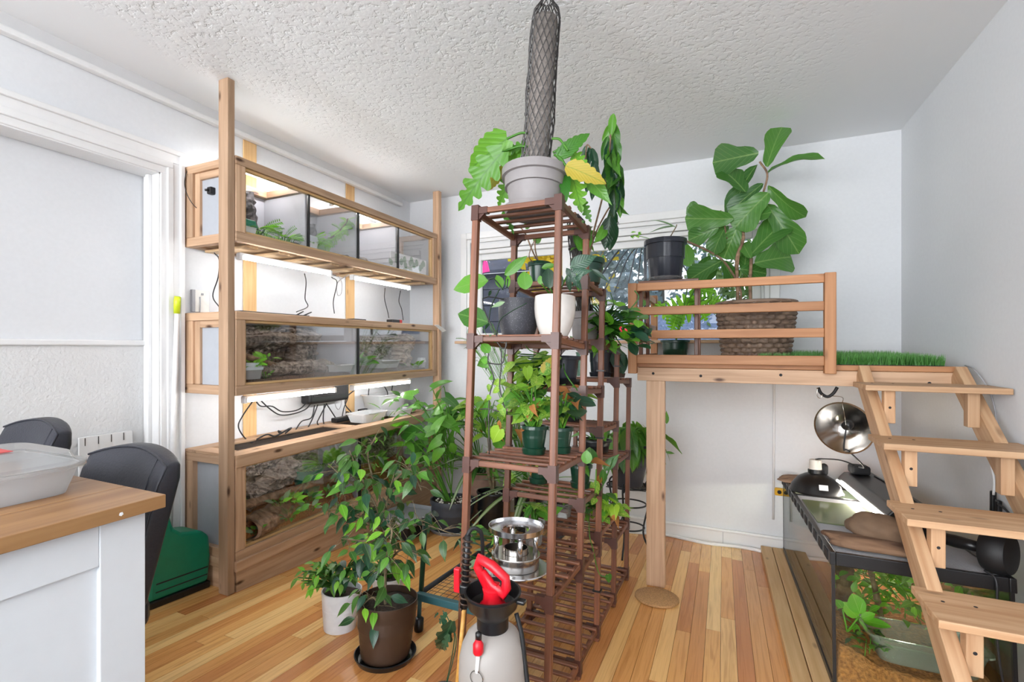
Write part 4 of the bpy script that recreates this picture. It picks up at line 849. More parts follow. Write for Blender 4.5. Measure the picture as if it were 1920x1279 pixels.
for i in range(9000):
    bx_, by_ = rnd(.17, .86), LY+.03+.77*rnd(0, 1)**1.5; a = rnd(0, 2*PI); h = rnd(.035, .055)+.02*(by_-2.58); w = .0024
    d = Vector((math.cos(a), math.sin(a), 0)); l = Vector((rnd(-.014, .014), rnd(-.025, .008), h)); p = Vector((bx_, by_, 1.118)); k = len(vs)
    vs += [p-d*w, p+d*w, p+l]; fs.append((k, k+1, k+2)); uv += [(0, .3), (0, .7), (1, .5)]
tag(link('blades', mesh('blades', vs, fs, 'turf', False, uv), tf), kind='stuff')
# small plant stand on the loft
ps = thing('plant_stand', 'small dark brown stand on the loft under the navy pot', 'stand', (-.27, 2.75, 1.113))
for x0 in (-.414, -.134):
    for y0 in (2.62, 2.88): board('leg', x0, x0+.02, y0, y0+.02, 1.113, 1.535, 'rackwood', ps)
for z in (1.535, 1.118):
    for y0 in (2.62, 2.88): board('rail', -.416, -.112, y0-.001, y0+.021, z, z+.018, 'rackwood', ps)
    for x0 in (-.414, -.134): board('rail', x0, x0+.02, 2.641, 2.879, z+.001, z+.017, 'rackwood', ps)
    for k in range(4): board('slat', -.394, -.134, 2.665+k*.055, 2.69+k*.055, z+.002, z+.012, 'rackwood', ps)
def potted(name, label, base, rx=TILT, group=None, cat='potted plant'): return thing(name, label, cat, base, rx, 0, group)
def topof(t, h): return MW[t.name] @ Vector((0, 0, h))
nv = potted('potted_plant', 'ridged navy pot with one pale leaf on the loft stand', (-.285, 2.70, 1.552), 0)
pot(nv, .082, .105, .225, 'navypot', rim=.025, rimt=.006, flute=.012, saucer=.092, sm='clearplastic')
pleaf(nv, 'pale', (1268, 425), (1212, 428), 2.68, ws=1.0, face=.2); pleaf(nv, 'pale', (1268, 428), (1222, 402), 2.70, ws=.35, face=.2)
stems(nv, [([topof(nv, .2), at(1268, 425, y=2.7), at(1269, 421, y=2.7)], .003)], 'ficus_stem')
for k in range(10): leaf_at(nv, 'bright', at(1190+rnd(-9, 9), 441+rnd(-5, 5), y=2.8), Vector((rnd(-1, 1), rnd(-.3, .3), rnd(-.3, .7))), rnd(.022, .036), Vector((0, -.7, .6)))
stems(nv, [(spline([topof(nv, .2), at(1212, 446, y=2.8), at(1192, 442, y=2.8)], 4), .002)], 'mid')
# fiddle leaf fig in a wicker basket
fg = potted('fiddle_leaf_fig', 'tall fiddle leaf fig in a brown wicker basket on the loft', (.165, 2.95, 1.113), 0)
mb = MB(); NR, NS = 13, 40
for r in range(NR):
    z = .008+r*.0245; rad = .152+.042*(r/NR)**.8
    for k in range(NS):
        a0, a1 = 2*PI*k/NS, 2*PI*(k+1)/NS; o_ = .012 if (k+r) % 2 else -.006; pts = []
        for a, q in ((a0, 0), ((a0+a1)/2, o_), (a1, 0)): pts.append((rad+q, a))
        v_ = []; f_ = []
        for (rr, a) in pts:
            for dz, dr in ((0, .0), (.011, .006), (.0225, .0)): v_.append(((rr+dr)*math.cos(a), (rr+dr)*math.sin(a), z+dz))
        for i in range(2):
            for j in range(2): f_.append((i*3+j, (i+1)*3+j, (i+1)*3+j+1, i*3+j+1))
        mb.add((v_, f_))
mb.add(lathe([(.14, .0), (.15, .0), (.188, .31), (.18, .32), (.14, .01)], 44))
tag(link('basket', mb.me('basket', 'wicker', True), fg, None, False), kind='stuff')
put('basket_rim', tube([(.197*math.cos(a*PI/24), .197*math.sin(a*PI/24), .325) for a in range(49)], .01, 8), 'wicker', fg, True, 0, False)
put('soil', lathe([(.18, .28), (.1, .29), (.01, .295)], 24), 'soil', fg, True, 0, False)
def c7(x, y): return (1160+x/2.46, 220+y/2.46)
FY = 2.93
trunks = [([(550, 850), (548, 760), (545, 650), (575, 560), (560, 500)], .009), ([(565, 850), (560, 790), (525, 720), (475, 655), (400, 610), (310, 570)], .006), ([(608, 850), (606, 760), (610, 690), (612, 650)], .009), ([(548, 700), (560, 600), (590, 500), (640, 420), (672, 330), (685, 260), (650, 205)], .0055), ([(500, 560), (485, 480), (470, 430)], .004)]
stems(fg, [(spline([at(*c7(*p), y=FY) for p in pts], 5), r) for pts, r in trunks], 'bark', 'trunk', 7)
for b, t, ws, k in (((645, 165), (440, 205), .95, 'fiddle'), ((683, 228), (745, 32), .55, 'fiddle'), ((690, 255), (888, 122), .55, 'fiddle2'), ((640, 218), (480, 405), .55, 'fiddle2'), ((585, 345), (500, 235), 1.0, 'fiddle'), ((665, 305), (522, 418), .6, 'fiddle'), ((690, 315), (828, 480), .5, 'fiddle2'), ((685, 405), (822, 592), .62, 'fiddle2'), ((690, 348), (545, 490), 1.0, 'fiddle'), ((528, 468), (320, 470), .85, 'fiddle'), ((462, 508), (332, 560), .9, 'fiddle'), ((548, 505), (488, 640), 1.15, 'fiddle'), ((600, 645), (755, 468), .75, 'fiddle'), ((628, 672), (800, 632), 1.05, 'fiddle'), ((475, 662), (330, 735), .9, 'fiddle'), ((478, 662), (535, 750), .9, 'fiddle'), ((560, 700), (682, 715), 1.0, 'fiddle'), ((400, 440), (322, 418), 1.1, 'fiddle'), ((560, 480), (682, 430), .8, 'fiddle'), ((580, 700), (590, 590), 1.0, 'fiddle'), ((500, 500), (430, 590), .8, 'fiddle2'), ((520, 490), (565, 525), .9, 'fiddle'), ((610, 650), (570, 580), .8, 'fiddle')):
    pleaf(fg, k, c7(*b), c7(*t), FY+rnd(-.06, .06), FY+rnd(-.1, .1), ws*1.12, .6, .4, 1.1)
# monstera behind the stand, in front of the window
mo = potted('monstera', 'bright split leaved monstera between the loft stand and the window', (-.28, 3.22, 1.113), 0)
pot(mo, .07, .085, .13, 'greenpot', rim=.015)
for b, t, ws in (((1300, 575), (1235, 590), 1.0), ((1330, 560), (1362, 575), .9), ((1272, 585), (1256, 622), 1.0), ((1240, 570), (1226, 595), .8), ((1300, 540), (1345, 545), 1.0), ((1300, 560), (1330, 600), .9)): pleaf(mo, 'monstera', b, t, 3.2+rnd(-.04, .04), None, ws, .8, .15)
for b, t in (((1292, 500), (1284, 455)), ((1310, 520), (1330, 478)), ((1310, 530), (1345, 500)), ((1200, 575), (1216, 555))): pleaf(mo, 'round', b, t, 3.2, None, .7, .8, .15)
stems(mo, [(spline([topof(mo, .1), at(1280, 590, y=3.2), at(a, b, y=3.2)], 4), .004) for a, b in ((1300, 570), (1270, 580), (1295, 500), (1330, 555), (1312, 522))], 'mid')
# ------------------------------------------------------------------ tiered plant rack
RX0, RY0 = -.765, 1.31; RWD = .295
RM = Matrix.Translation((RX0, RY0, zf(RY0))) @ Matrix.Rotation(TILT, 4, 'X')
rk = thing('plant_rack', 'tall stepped brown wooden plant rack with slatted shelves', 'rack', RM.translation, TILT)
def rp(x, y, h): return RM @ Vector((x, y, h))
rows = [0, .325, .60, .925, 1.255]; tops = [1.635, 1.635, 1.445, 1.235, 1.075]; LW = .0112
for y, h in zip(rows, tops):
    for x in (0, RWD): board('leg', x-LW, x+LW, y-LW, y+LW, 0, h, 'rackwood', rk, .004, RM)
shelves = [(0, 1, (.05, .40, .78, 1.185, 1.62)), (1, 2, (.05, .37, .615, 1.02, 1.43)), (2, 3, (.05, .42, .85, 1.22)), (3, 4, (.05, .30, .67, 1.06))]
con = {}
for s in (1, -1):
    m_ = MB(); m_.add(box(-.0132, .0132, -.0132, .0132, -.034, .018)); m_.add(box(.0125 if s > 0 else -.045, .045 if s > 0 else -.0125, -.0102, .0102, -.012, .010)); m_.add(([(s*.013, -.006, -.032), (s*.034, -.006, -.0115), (s*.013, -.006, -.0115), (s*.013, .006, -.032), (s*.034, .006, -.0115), (s*.013, .006, -.0115)], [(0, 1, 2), (3, 5, 4), (0, 3, 4, 1)]))
    con[s] = m_.me('connector', 'connector')
done = set()
for a, b, hs in shelves:
    y0, y1 = rows[a], rows[b]
    for h in hs:
        for y in (y0, y1):
            if y == y0 or True: board('rail', .018, RWD-.018, y-.0085, y+.0085, h-.010, h+.008, 'rackwood', rk, .003, RM)
        for x in (0, RWD): board('side_rail', x-.008, x+.008, y0+.018, y1-.018, h-.014, h+.006, 'rackwood', rk, .003, RM)
        n = 5 if y1-y0 > .3 else 4
        for k in range(n):
            y = y0+.035+(y1-y0-.07)*k/(n-1); board('slat', -.008, RWD+.008, y-.009, y+.009, h+.006, h+.016, 'rackwood', rk, .003, RM)
        for y in (y0, y1):
            for x, s in ((0, 1), (RWD, -1)):
                key = (x, y, h)
                if key in done: continue
                done.add(key); link('connector', con[s], rk, RM @ Matrix.Translation((x, y, h)))
for (x, y, h) in ((RWD, .60, .82), (RWD, .60, 1.10), (RWD, .60, .20), (RWD, .925, 1.13)): put('cable_tie', box(-.0165, .0165, -.0165, .0165, -.003, .003), 'black', rk).matrix_basis = RM @ Matrix.Translation((x, y, h))
# moss poles in net
def mosspole(t, base, top, r, lean=0, n=15, turns=.9, core='mosscore'):
    B, T = Vector(base), Vector(top); L = (T-B).length
    put('pole_core', tube([B, B.lerp(T, .5), B.lerp(T, .9)], r*.86, 16), core, t, True)
    m_ = MB(); seg = int(L/.035); ax = (T-B)/L; Y = ax.cross(Vector((1, 0, 0))).normalized(); X = Y.cross(ax)
    for s in (-1, 1):
        for k in range(n):
            pts = []
            for i in range(seg+1):
                f = i/seg; a = 2*PI*k/n+s*f*L*7.5; rr = r*(1.06+.13*noise.noise(Vector((math.cos(a), math.sin(a), f*5)))); 
                if f > .93: rr *= max(.25, 1-(f-.93)*9)
                pts.append(B+ax*f*L+X*rr*math.cos(a)+Y*rr*math.sin(a))
            m_.add(tube(pts, .0021, 3, False))
    tag(link('net', m_.me('net', 'net'), t), kind='stuff')
    for i in range(6): put('tie', box(-.004, .004, -.004, .004, -.005, .005), 'black', t).matrix_basis = Matrix.Translation(B+ax*L*(.08+.15*i)-X*r*1.1)
flat('mosscore', '#8d857f', .9, nz=.25, nscale=60, bp=.4); flat('net', '#33302f', .5); flat('mosscore_dark', '#4d4a47', .9)
p1 = potted('philodendron', 'lobed philodendron in a grey pot with a netted moss pole on the rack top', rp(.150, .155, 1.64))
pot(p1, .086, .115, .150, 'greypot', rim=.03, rimt=.006, z0=.012, saucer=.112)
mosspole(p1, topof(p1, .13), at(1026, 2, y=1.60), .049)
def c1(x, y): return (840+x/5.33, 200+y/5.33)
PY = 1.56
for k, b, t, ws, dy in (('philoplain', (590, 320), (175, 645), 1.15, .0), ('philo', (770, 385), (480, 480), .7, .02), ('philo', (540, 455), (40, 1035), .8, -.04), ('philoyellow', (580, 610), (352, 838), .75, .03), ('philoplain', (700, 415), (500, 720), .8, .06), ('philo', (640, 690), (485, 1000), .95, .04), ('philo', (560, 1000), (640, 1240), .5, .09), ('philoplain', (1110, 490), (1425, 238), .75, .0), ('philoyellow', (1175, 590), (1575, 735), .85, -.02), ('philo', (1190, 440), (1400, 560), .9, .05), ('philo', (1230, 660), (1345, 1010), .95, .05), ('philoplain', (1170, 690), (1170, 910), .75, .03), ('mid', (1370, 690), (1615, 920), .9, .08), ('philo', (1320, 930), (1425, 1135), .8, .08), ('philo', (780, 400), (690, 500), .8, .05)):
    pleaf(p1, k, c1(*b), c1(*t), PY+dy, PY+dy+rnd(-.05, .02), ws, .7, .15)
stems(p1, [(spline([at(*c1(*q), y=PY) for q in pts], 5), .0045) for pts in ([(790, 265), (720, 265), (590, 320)], [(800, 400), (700, 400), (540, 455)], [(1040, 320), (1110, 325), (1155, 375), (1200, 440)], [(1050, 460), (1110, 430), (1130, 440)], [(1060, 480), (1130, 520), (1175, 590)], [(1080, 490), (1210, 620), (1235, 680)], [(820, 480), (700, 560), (590, 620)], [(830, 490), (680, 600), (640, 690)])], 'mid', 'petiole')
# drooping plant high on the right, from the green pot on the second tier
p2 = potted('drooping_plant', 'green pot with tall bent stems of long hanging leaves, right of rack top', rp(.262, .47, 1.448))
pot(p2, .052, .066, .10, 'greenpot', rim=.022, rimt=.004); DYY = 1.95
stems(p2, [(spline([topof(p2, .09), at(1112, 440, y=DYY), at(1133, 355, y=DYY), at(1142, 290, y=DYY), at(1147, 222, y=DYY)], 6), .004), (spline([topof(p2, .09), at(1116, 440, y=DYY), at(1136, 400, y=DYY), at(1146, 385, y=DYY)], 6), .0035), (spline([at(1098, 300, y=DYY), at(1100, 272, y=DYY), at(1108, 278, y=DYY)], 5), .003)], 'bark', 'cane')
for i in range(22):
    a_ = rnd(20, 215); b_ = (1148+rnd(-8, 9)-max(0, a_-150)*.12, 215+a_); sd = rnd(-1, 1); pleaf(p2, R.choice(['droop', 'droop', 'mid', 'droopdark']), b_, (b_[0]+sd*20, b_[1]+rnd(26, 58)), DYY+rnd(-.05, .05), DYY+rnd(-.12, .08), rnd(.7, 1.0), .7, .8)
for k, b, t, ws in (('droop', (150, -2), (146, 40), .9), ('droop', (147, 15), (130, 50), .9), ('droop', (146, 15), (160, 62), .9), ('droop', (148, 14), (161, 38), .8), ('droop', (140, 40), (129, 85), .8), ('droopdark', (146, 45), (138, 110), .8), ('droopdark', (149, 50), (150, 115), .95), ('droop', (152, 40), (163, 90), .7), ('droopdark', (148, 90), (157, 150), 1.0), ('droop', (140, 95), (134, 150), .9), ('droop', (158, 95), (164, 150), .9), ('droopdark', (152, 110), (168, 165), .9), ('droopdark', (150, 130), (152, 190), .95), ('droop', (158, 140), (164, 192), .8), ('droop', (142, 190), (140, 222), .8), ('droopdark', (144, 190), (134, 252), 1.15), ('droopdark', (146, 192), (144, 255), 1.1), ('droop', (132, 262), (126, 300), .5)):
    pleaf(p2, k, (1000+b[0], 215+b[1]), (1000+t[0], 215+t[1]), DYY+rnd(-.04, .04), None, ws, .85, .25)
for b, t in (((1101, 272), (1090, 300)), ((1105, 275), (1105, 310)), ((1110, 278), (1120, 318)), ((1108, 278), (1098, 322)), ((1112, 300), (1122, 345)), ((1104, 320), (1100, 362)), ((1115, 330), (1110, 375))): pleaf(p2, 'droopdark', b, t, DYY+.05, None, .8, .85, .3)
for i in range(14): pleaf(p2, 'lance', (1085+i*1.2, 470), (1078+i*2.4+rnd(-3, 3), 430+rnd(-8, 12)), 1.83, None, 1.2, .6, .3)
p3 = potted('potted_plant', 'small dark green pot with thin bare stems beside the window, second tier', rp(.07, .43, 1.448)); pot(p3, .036, .047, .09, 'greenpot', rim=.018, rimt=.003)
stems(p3, [(spline([topof(p3, .08), at(998, 470, y=1.76), at(986, 440, y=1.76), at(975, 425, y=1.76)], 5), .003), (spline([topof(p3, .08), at(1004, 470, y=1.76), at(1003, 440, y=1.76)], 5), .0028), (spline([topof(p3, .08), at(992, 482, y=1.76), at(1004, 445, y=1.76)], 5), .002)], 'bark', 'cane')
pleaf(p3, 'heartmid', (1004, 452), (1017, 440), 1.76, None, 1.1); pleaf(p3, 'heartmid', (986, 425), (1000, 415), 1.76, None, 1.1)
# stoneware and white pots on the upper tier of the front bay
p4 = potted('potted_plant', 'dark speckled stoneware pot with large veined leaves, left on the rack', rp(.085, .19, 1.204)); pot(p4, .056, .0735, .138, 'speckle', rim=0, belly=.008)
p5 = potted('potted_plant', 'glossy cream pot with dark rounded leaves beside the speckled pot', rp(.232, .165, 1.204)); pot(p5, .046, .071, .140, 'creampot', rim=0, belly=.010)
def c4(x, y): return (840+x/5.813, 420+y/5.813)
for k, b, t, ws, y in (('vein', (440, 610), (0, 690), .85, 1.5), ('vein', (440, 1070), (62, 950), 1.1, 1.5), ('vein', (620, 560), (855, 348), .75, 1.5), ('round', (590, 700), (530, 550), .7, 1.53), ('roundbright', (650, 690), (655, 550), .5, 1.55), ('round', (845, 715), (830, 512), 1.0, 1.45), ('dark', (470, 720), (440, 800), .9, 1.55), ('pale', (620, 850), (450, 910), .6, 1.42), ('heartmid', (450, 1230), (520, 1290), .9, 1.42)):
    pleaf(p4, k, c4(*b), c4(*t), y, None, ws, .8, .12)
stems(p4, [(spline([at(*c4(*q), y=1.5) for q in pts], 5), .0028) for pts in ([(600, 720), (500, 600), (440, 605), (400, 560)], [(600, 700), (620, 640), (625, 560)], [(560, 710), (470, 900), (440, 1070)], [(640, 700), (650, 600)], [(840, 710), (835, 690)])]+[(spline([at(*c4(*q), y=1.425) for q in ((860, 860), (660, 970), (560, 1060), (520, 1250))], 5), .0022)], 'dark')
for k, b, t, ws, y in (('rounddark', (1110, 700), (1090, 475), .85, 1.46), ('round', (1015, 660), (1000, 560), .8, 1.48), ('round', (1150, 600), (1215, 490), .7, 1.5), ('rounddark', (1180, 700), (1240, 560), .8, 1.5), ('dark', (1330, 480), (1620, 330), 1.25, 1.52), ('dark', (1310, 560), (1570, 500), .9, 1.46), ('lancedark', (1330, 520), (1460, 720), 1.2, 1.45), ('lancedark', (1300, 560), (1340, 740), 1.3, 1.45), ('lance', (1400, 540), (1430, 740), 1.0, 1.46), ('lancedark', (1480, 520), (1330, 690), 1.0, 1.45), ('dark', (1560, 490), (1760, 620), .5, 1.5), ('dark', (1290, 480), (1390, 640), .9, 1.47), ('mid', (1020, 480), (1190, 430), .9, 1.75)):
    pleaf(p5, k, c4(*b), c4(*t), y, None, ws, .8, .15)
stems(p5, [(spline([topof(p5, .13), at(*c4(*q), y=1.48)], 4), .0028) for q in ((1110, 690), (1015, 650), (1160, 600), (1300, 560), (1180, 690))], 'mid')
p6 = potted('potted_plant', 'grey pot with a second netted moss pole behind the cream pot', rp(.185, .735, 1.238)); pot(p6, .055, .068, .13, 'greypot', rim=.03, rimt=.004)
mosspole(p6, topof(p6, .11), at(1078, 402, y=2.06), .038, n=12, core='mosscore_dark')
bush(p6, topof(p6, .12), [(1098, 440, 12, 30, 2.05, .04, 12, ['lance', 'mid'], .07, .12)])
p7 = potted('potted_plant', 'round leaved plant with glossy green leaves beside the loft rail', rp(.262, .80, 1.238)); pot(p7, .045, .055, .085, 'navypot', rim=.012)
bush(p7, topof(p7, .08), [(1150, 610, 48, 45, 2.12, .08, 70, ['round', 'rounddark', 'roundbright', 'heartmid'], .045, .075), (1125, 590, 25, 40, 2.15, .06, 26, ['roundbright', 'heartlime', 'lance'], .04, .07), (1192, 630, 14, 24, 2.08, .05, 12, 'rounddark', .06, .08)], out=.7)
for q in ((1166, 612), (1171, 616), (1162, 616)): leaf_at(p7, 'red' if 'red' in LF else LF.setdefault('red', leaf('red_flower', 'red', OV, 5)) and 'red', at(*q, y=2.0), Vector((rnd(-1, 1), 0, -.6)), .02, Vector((0, -1, .3)), name='flower')
stems(p7, [(spline([topof(p7, .08), at(1170, 590, y=2.1), at(1197, 560, y=2.1), at(1190, 545, y=2.1)], 5), .003), (spline([topof(p7, .08), at(1150, 575, y=2.1), at(1145, 550, y=2.1)], 5), .002)], 'mid', 'runner')
p8 = potted('potted_plant', 'navy pot with strap leaves on the fourth tier top', rp(.175, 1.09, 1.078)); pot(p8, .048, .062, .14, 'navypot', rim=.015, saucer=.058, sm='navypot')
bush(p8, topof(p8, .12), [(1120, 640, 30, 14, 2.42, .06, 14, ['lance', 'mid'], .06, .1), (1088, 645, 12, 12, 2.4, .04, 6, 'pale', .06, .09)])
cu = thing('plastic_cup', 'clear plastic cup beside the navy pot on the fourth tier', 'cup', rp(.085, 1.05, 1.078), TILT); put('cup_body', lathe([(.024, 0), (.03, .12), (.033, .12), (.033, .126), (.028, .124), (.022, .004)], 22), 'greenplastic_clear', cu, True, 0, False)
p9 = potted('potted_plant', 'olive drab pot on the fourth tier top next to the navy pot', rp(.25, 1.15, 1.078)); pot(p9, .035, .045, .12, 'brownpot', rim=.012, saucer=.045)
pleaf(p9, 'rounddark', (1150, 655), (1172, 700), 2.5, None, .9); pleaf(p9, 'dark', (1166, 660), (1172, 690), 2.5, None, .7); pleaf(p9, 'mid', (1150, 650), (1140, 630), 2.5)
# second tier: dark pot with trailing pothos
p10 = potted('pothos', 'black pot of trailing pothos with a yellowing leaf on the second tier', rp(.175, .46, 1.038)); pot(p10, .05, .063, .115, 'navypot', rim=.014, saucer=.072, sm='blackpot')
bush(p10, topof(p10, .10), [(1000, 690, 55, 32, 1.72, .06, 30, ['heart', 'heartlime', 'heart'], .05, .085), (985, 735, 45, 14, 1.66, .04, 16, ['heart', 'dead', 'heartmid'], .05, .075)], out=.6)
pleaf(p10, 'heart', (1030, 690), (1005, 700), 1.64, None, 1.1); pleaf(p10, 'philoyellow', (1018, 700), (1037, 668), 1.64, None, 1.1); pleaf(p10, 'heartlime', (988, 690), (993, 716), 1.62, None, 1.0)
for i in range(16): pleaf(p10, R.choice(['dead', 'dead', 'heart', 'lance']), (1055+rnd(-20, 40), 735+rnd(-14, 6)), (1060+rnd(-25, 45), 745+rnd(-12, 10)), 1.72+rnd(-.05, .05), None, .9)
stems(p10, [(spline([topof(p10, .1), at(1060, 700, y=1.7), at(1085, 735, y=1.7)], 4), .0025), (spline([topof(p10, .1), at(1000, 660, y=1.7), at(985, 648, y=1.7)], 4), .002)], 'mid', 'runner')
# the pale green trailing vine left of the front legs
vn = p4
def c2b(x, y): return (900+x/5.814, 640+y/5.814)
cvs = [[(945, 600), (950, 640)], [(180, 0), (240, 75), (285, 60), (290, -20)], [(95, 130), (90, 230), (150, 400), (100, 640), (100, 1230)], [(230, 80), (235, 250), (215, 480), (260, 700), (300, 800)], [(95, 240), (235, 245), (270, 150), (285, 0)], [(0, 740), (110, 740), (290, 790)]]
stems(vn, [(spline([at(*c2b(*q), y=1.40) for q in c], 5), .0022) for c in cvs[1:]]+[(spline([topof(p4, .13), at(905, 560, y=1.44), at(935, 636, y=1.4), at(*c2b(285, 0), y=1.4)], 4), .0022)], 'net', 'vine')
for k, b, t in (('round', (100, 125), (20, 20)), ('heartmid', (85, 215), (-50, 270)), ('heartmid', (75, 220), (0, 200)), ('heartmid', (150, 390), (85, 410)), ('heart', (215, 440), (130, 470)), ('heart', (220, 440), (280, 420)), ('heart', (110, 480), (90, 560)), ('heart', (200, 520), (120, 560)), ('lance', (100, 640), (0, 900)), ('heartlime', (240, 700), (190, 800)), ('heart', (240, 740), (270, 830)), ('dead', (210, 860), (210, 980)), ('heartlime', (215, 960), (110, 1130)), ('heart', (250, 640), (180, 660)), ('heartlime', (110, 600), (60, 650))):
    pleaf(vn, k, c2b(*b), c2b(*t), 1.40+rnd(-.02, .02), None, 1.0, .8, .2)
for b, t in (((940, 668), (970, 658)), ((870, 660), (857, 672))): pass
# green pots
def greenpot(label, lx, ly, H, r, h, blobs, extra=()):
    p = potted('potted_pothos', label, rp(lx, ly, H+.018)); pot(p, r*.72, r, h, 'greenpot', rim=.012, rimt=.003, flute=.012, saucer=r*.92, z0=.006)
    bush(p, topof(p, h*.9), blobs, out=.55); 
    for b, t, k in extra: pleaf(p, k, b, t, 1.5, None, 1.0)
    return p
greenpot('fluted green pot of wilting pothos at the front of the third tier', .165, .17, .78, .046, .092, [(985, 750, 40, 34, 1.52, .05, 30, ['heart', 'heartlime', 'heart', 'heartmid'], .045, .075), (1000, 775, 24, 16, 1.5, .04, 12, ['dead', 'heart', 'lance'], .04, .06)], (((975, 810), (985, 800), 'dead'), ((1003, 775), (1010, 750), 'dead'), ((995, 790), (998, 770), 'dead')))
greenpot('fluted green pot of dark leaved pothos behind the front right leg', .236, .25, .78, .043, .085, [(1050, 760, 34, 26, 1.58, .05, 22, ['heart', 'heartmid', 'dark'], .05, .08), (1068, 768, 14, 20, 1.55, .04, 6, ['dark', 'rounddark', 'dead'], .06, .09)])
greenpot('fluted green pot under the front shelf on the second tier, left', .075, .47, .615, .044, .085, [(1000, 872, 30, 8, 1.78, .05, 10, ['heart', 'dead'], .03, .05), (960, 890, 10, 8, 1.75, .03, 4, ['heart'], .04, .06)])
greenpot('fluted green pot with large pointed leaves on the second tier, right', .248, .48, .615, .044, .085, [(1095, 858, 18, 20, 1.78, .05, 9, ['round', 'mid', 'dead'], .06, .085)], (((1100, 870), (1100, 845), 'round'),))
lp = potted('trailing_pothos', 'low terracotta bowl of green trailing pothos on the third tier', rp(.21, .78, .437)); pot(lp, .05, .068, .06, 'terracotta', rim=.01)
bush(lp, topof(lp, .05), [(1130, 950, 40, 24, 2.05, .07, 36, ['heart', 'heartmid', 'varieg', 'heartlime'], .04, .065), (1150, 960, 14, 18, 2.1, .05, 8, ['dead', 'heart'], .04, .06)], out=.7)
vy = at(1120, 1030, y=1.93)
stems(lp, [(spline([topof(lp, .05), at(1105, 1000, y=1.86), at(1112, 1030, y=1.84), at(1123, 1075, y=1.84), at(1140, 1083, y=1.84)], 5), .002), (spline([topof(lp, .05), at(1115, 930, y=1.86), at(1118, 880, y=1.86)], 5), .0025), (spline([topof(lp, .05), at(1125, 920, y=1.86), at(1135, 900, y=1.86), at(1150, 860, y=1.86)], 5), .0025)], 'mid', 'runner')
for k, b, t in (('heartmid', (1140, 1078), (1143, 1095)), ('mid', (1132, 882), (1160, 852)), ('mid', (1130, 880), (1133, 915)), ('dead', (1125, 890), (1118, 918)), ('heart', (1113, 905), (1122, 930)), ('round', (1110, 870), (1106, 840)), ('heart', (1115, 935), (1110, 950)), ('dead', (1152, 965), (1146, 985))): pleaf(lp, k, b, t, 1.86, None, 1.0, .8)
for lab, lx, ly, H, r, h, m_ in (('wide black bowl on the fourth tier behind the legs', .15, 1.09, .687, .085, .065, 'blackpot'), ('black nursery pot of limp leaves on the third tier', .13, .76, .868, .06, .09, 'blackpot'), ('clear jar with trimmings standing on the second tier near the bottom', .06, .47, .388, .04, .09, 'clearplastic'), ('glass tub of small cuttings on the third tier', .09, .74, .437, .05, .06, 'clearplastic')):
    p = potted('potted_plant', lab, rp(lx, ly, H)); pot(p, r*.85, r, h, m_, rim=.01); q = topof(p, h)
    bush(p, q, [(960+F*((q.x*CY+q.y*SY)/(-q.x*SY+q.y*CY)), HOR-F*((q.z-CAMZ+.04)/(-q.x*SY+q.y*CY)), 26, 22, q.y, .05, 14, ['lance', 'heartmid', 'heart'], .05, .09)], out=.7)
# chrome stand
cs = thing('chrome_stand', 'polished chrome ring stand with two tiers on the lowest front shelf', 'stand', rp(.125, .13, .419), TILT)
put('base_plate', lathe([(.03, .0), (.112, .0), (.114, .004), (.112, .007), (.08, .007), (.03, .004)], 48), 'chrome', cs, True, 0, False)
put('drum', lathe([(.078, .008), (.08, .012), (.08, .045), (.077, .047), (.0765, .012)], 48), 'steel', cs, True, 0, False)
put('inner_cup', lathe([(.042, .012), (.042, .07), (.039, .07), (.039, .014), (.005, .013)], 40), 'steel', cs, True, 0, False)
put('mid_ring', lathe([(.044, .046), (.082, .046), (.083, .049), (.082, .051), (.044, .051)], 48), 'steel', cs, True, 0, False)
put('top_ring', lathe([(.05, .122), (.088, .122), (.094, .126), (.095, .142), (.093, .142), (.091, .13), (.05, .128), (.05, .122)], 48), 'chrome', cs, True, 0, False)
for k in range(4): a = .6+k*PI/2; put('pillar', tube([(.068*math.cos(a), .068*math.sin(a), .05), (.068*math.cos(a), .068*math.sin(a), .123)], .009, 12), 'chrome', cs, True, 0, False)
# ------------------------------------------------------------------ sprayer
sy = thing('pressure_sprayer', 'white pressure sprayer bottle with black funnel and red pump handle', 'sprayer', (-.545, 1.105, zf(1.105)), 0)
put('bottle', lathe([(.075, 0), (.086, .006), (.088, .02), (.088, .30), (.0865, .34), (.080, .37), (.067, .397), (.05, .412), (.034, .417)], 40), 'bottle', sy, True, 0, False)
put('collar', lathe([(.033, .41), (.041, .412), (.041, .445), (.036, .45), (.03, .45)], 32), 'black', sy, True, 0, False)
put('funnel', lathe([(.038, .44), (.045, .452), (.064, .472), (.071, .50), (.074, .503), (.074, .509), (.069, .509), (.06, .475), (.03, .46), (.01, .46)], 40), 'black', sy, True, 0, False)
put('spout', box(.068, .092, -.01, .01, .492, .503), 'black', sy, bv=.004, world=False)
put('pump_base', lathe([(.034, .462), (.034, .474), (.026, .482), (.024, .50), (.027, .515), (.02, .52)], 28), 'red', sy, True, 0, False)
hp = [(-.025, .515), (.028, .515), (.055, .535), (.058, .58), (.03, .592), (-.03, .605), (-.062, .60), (-.066, .575), (-.05, .535)]
hb = put('handle', tube([Vector((x*.9, -.004, z)) for x, z in [( -.012, .512), (-.047, .565), (-.042, .587), (.0, .575), (.043, .55), (.045, .525), (.04, .507), (.0, .525), (-.03, .556)]], [.012, .0125, .013, .0135, .0125, .013, .0125, .011, .009], 10), 'red', sy, True, 0, False)
put('grip_block', box(-.014, .018, -.013, .013, .50, .53), 'red', sy, bv=.005, world=False)
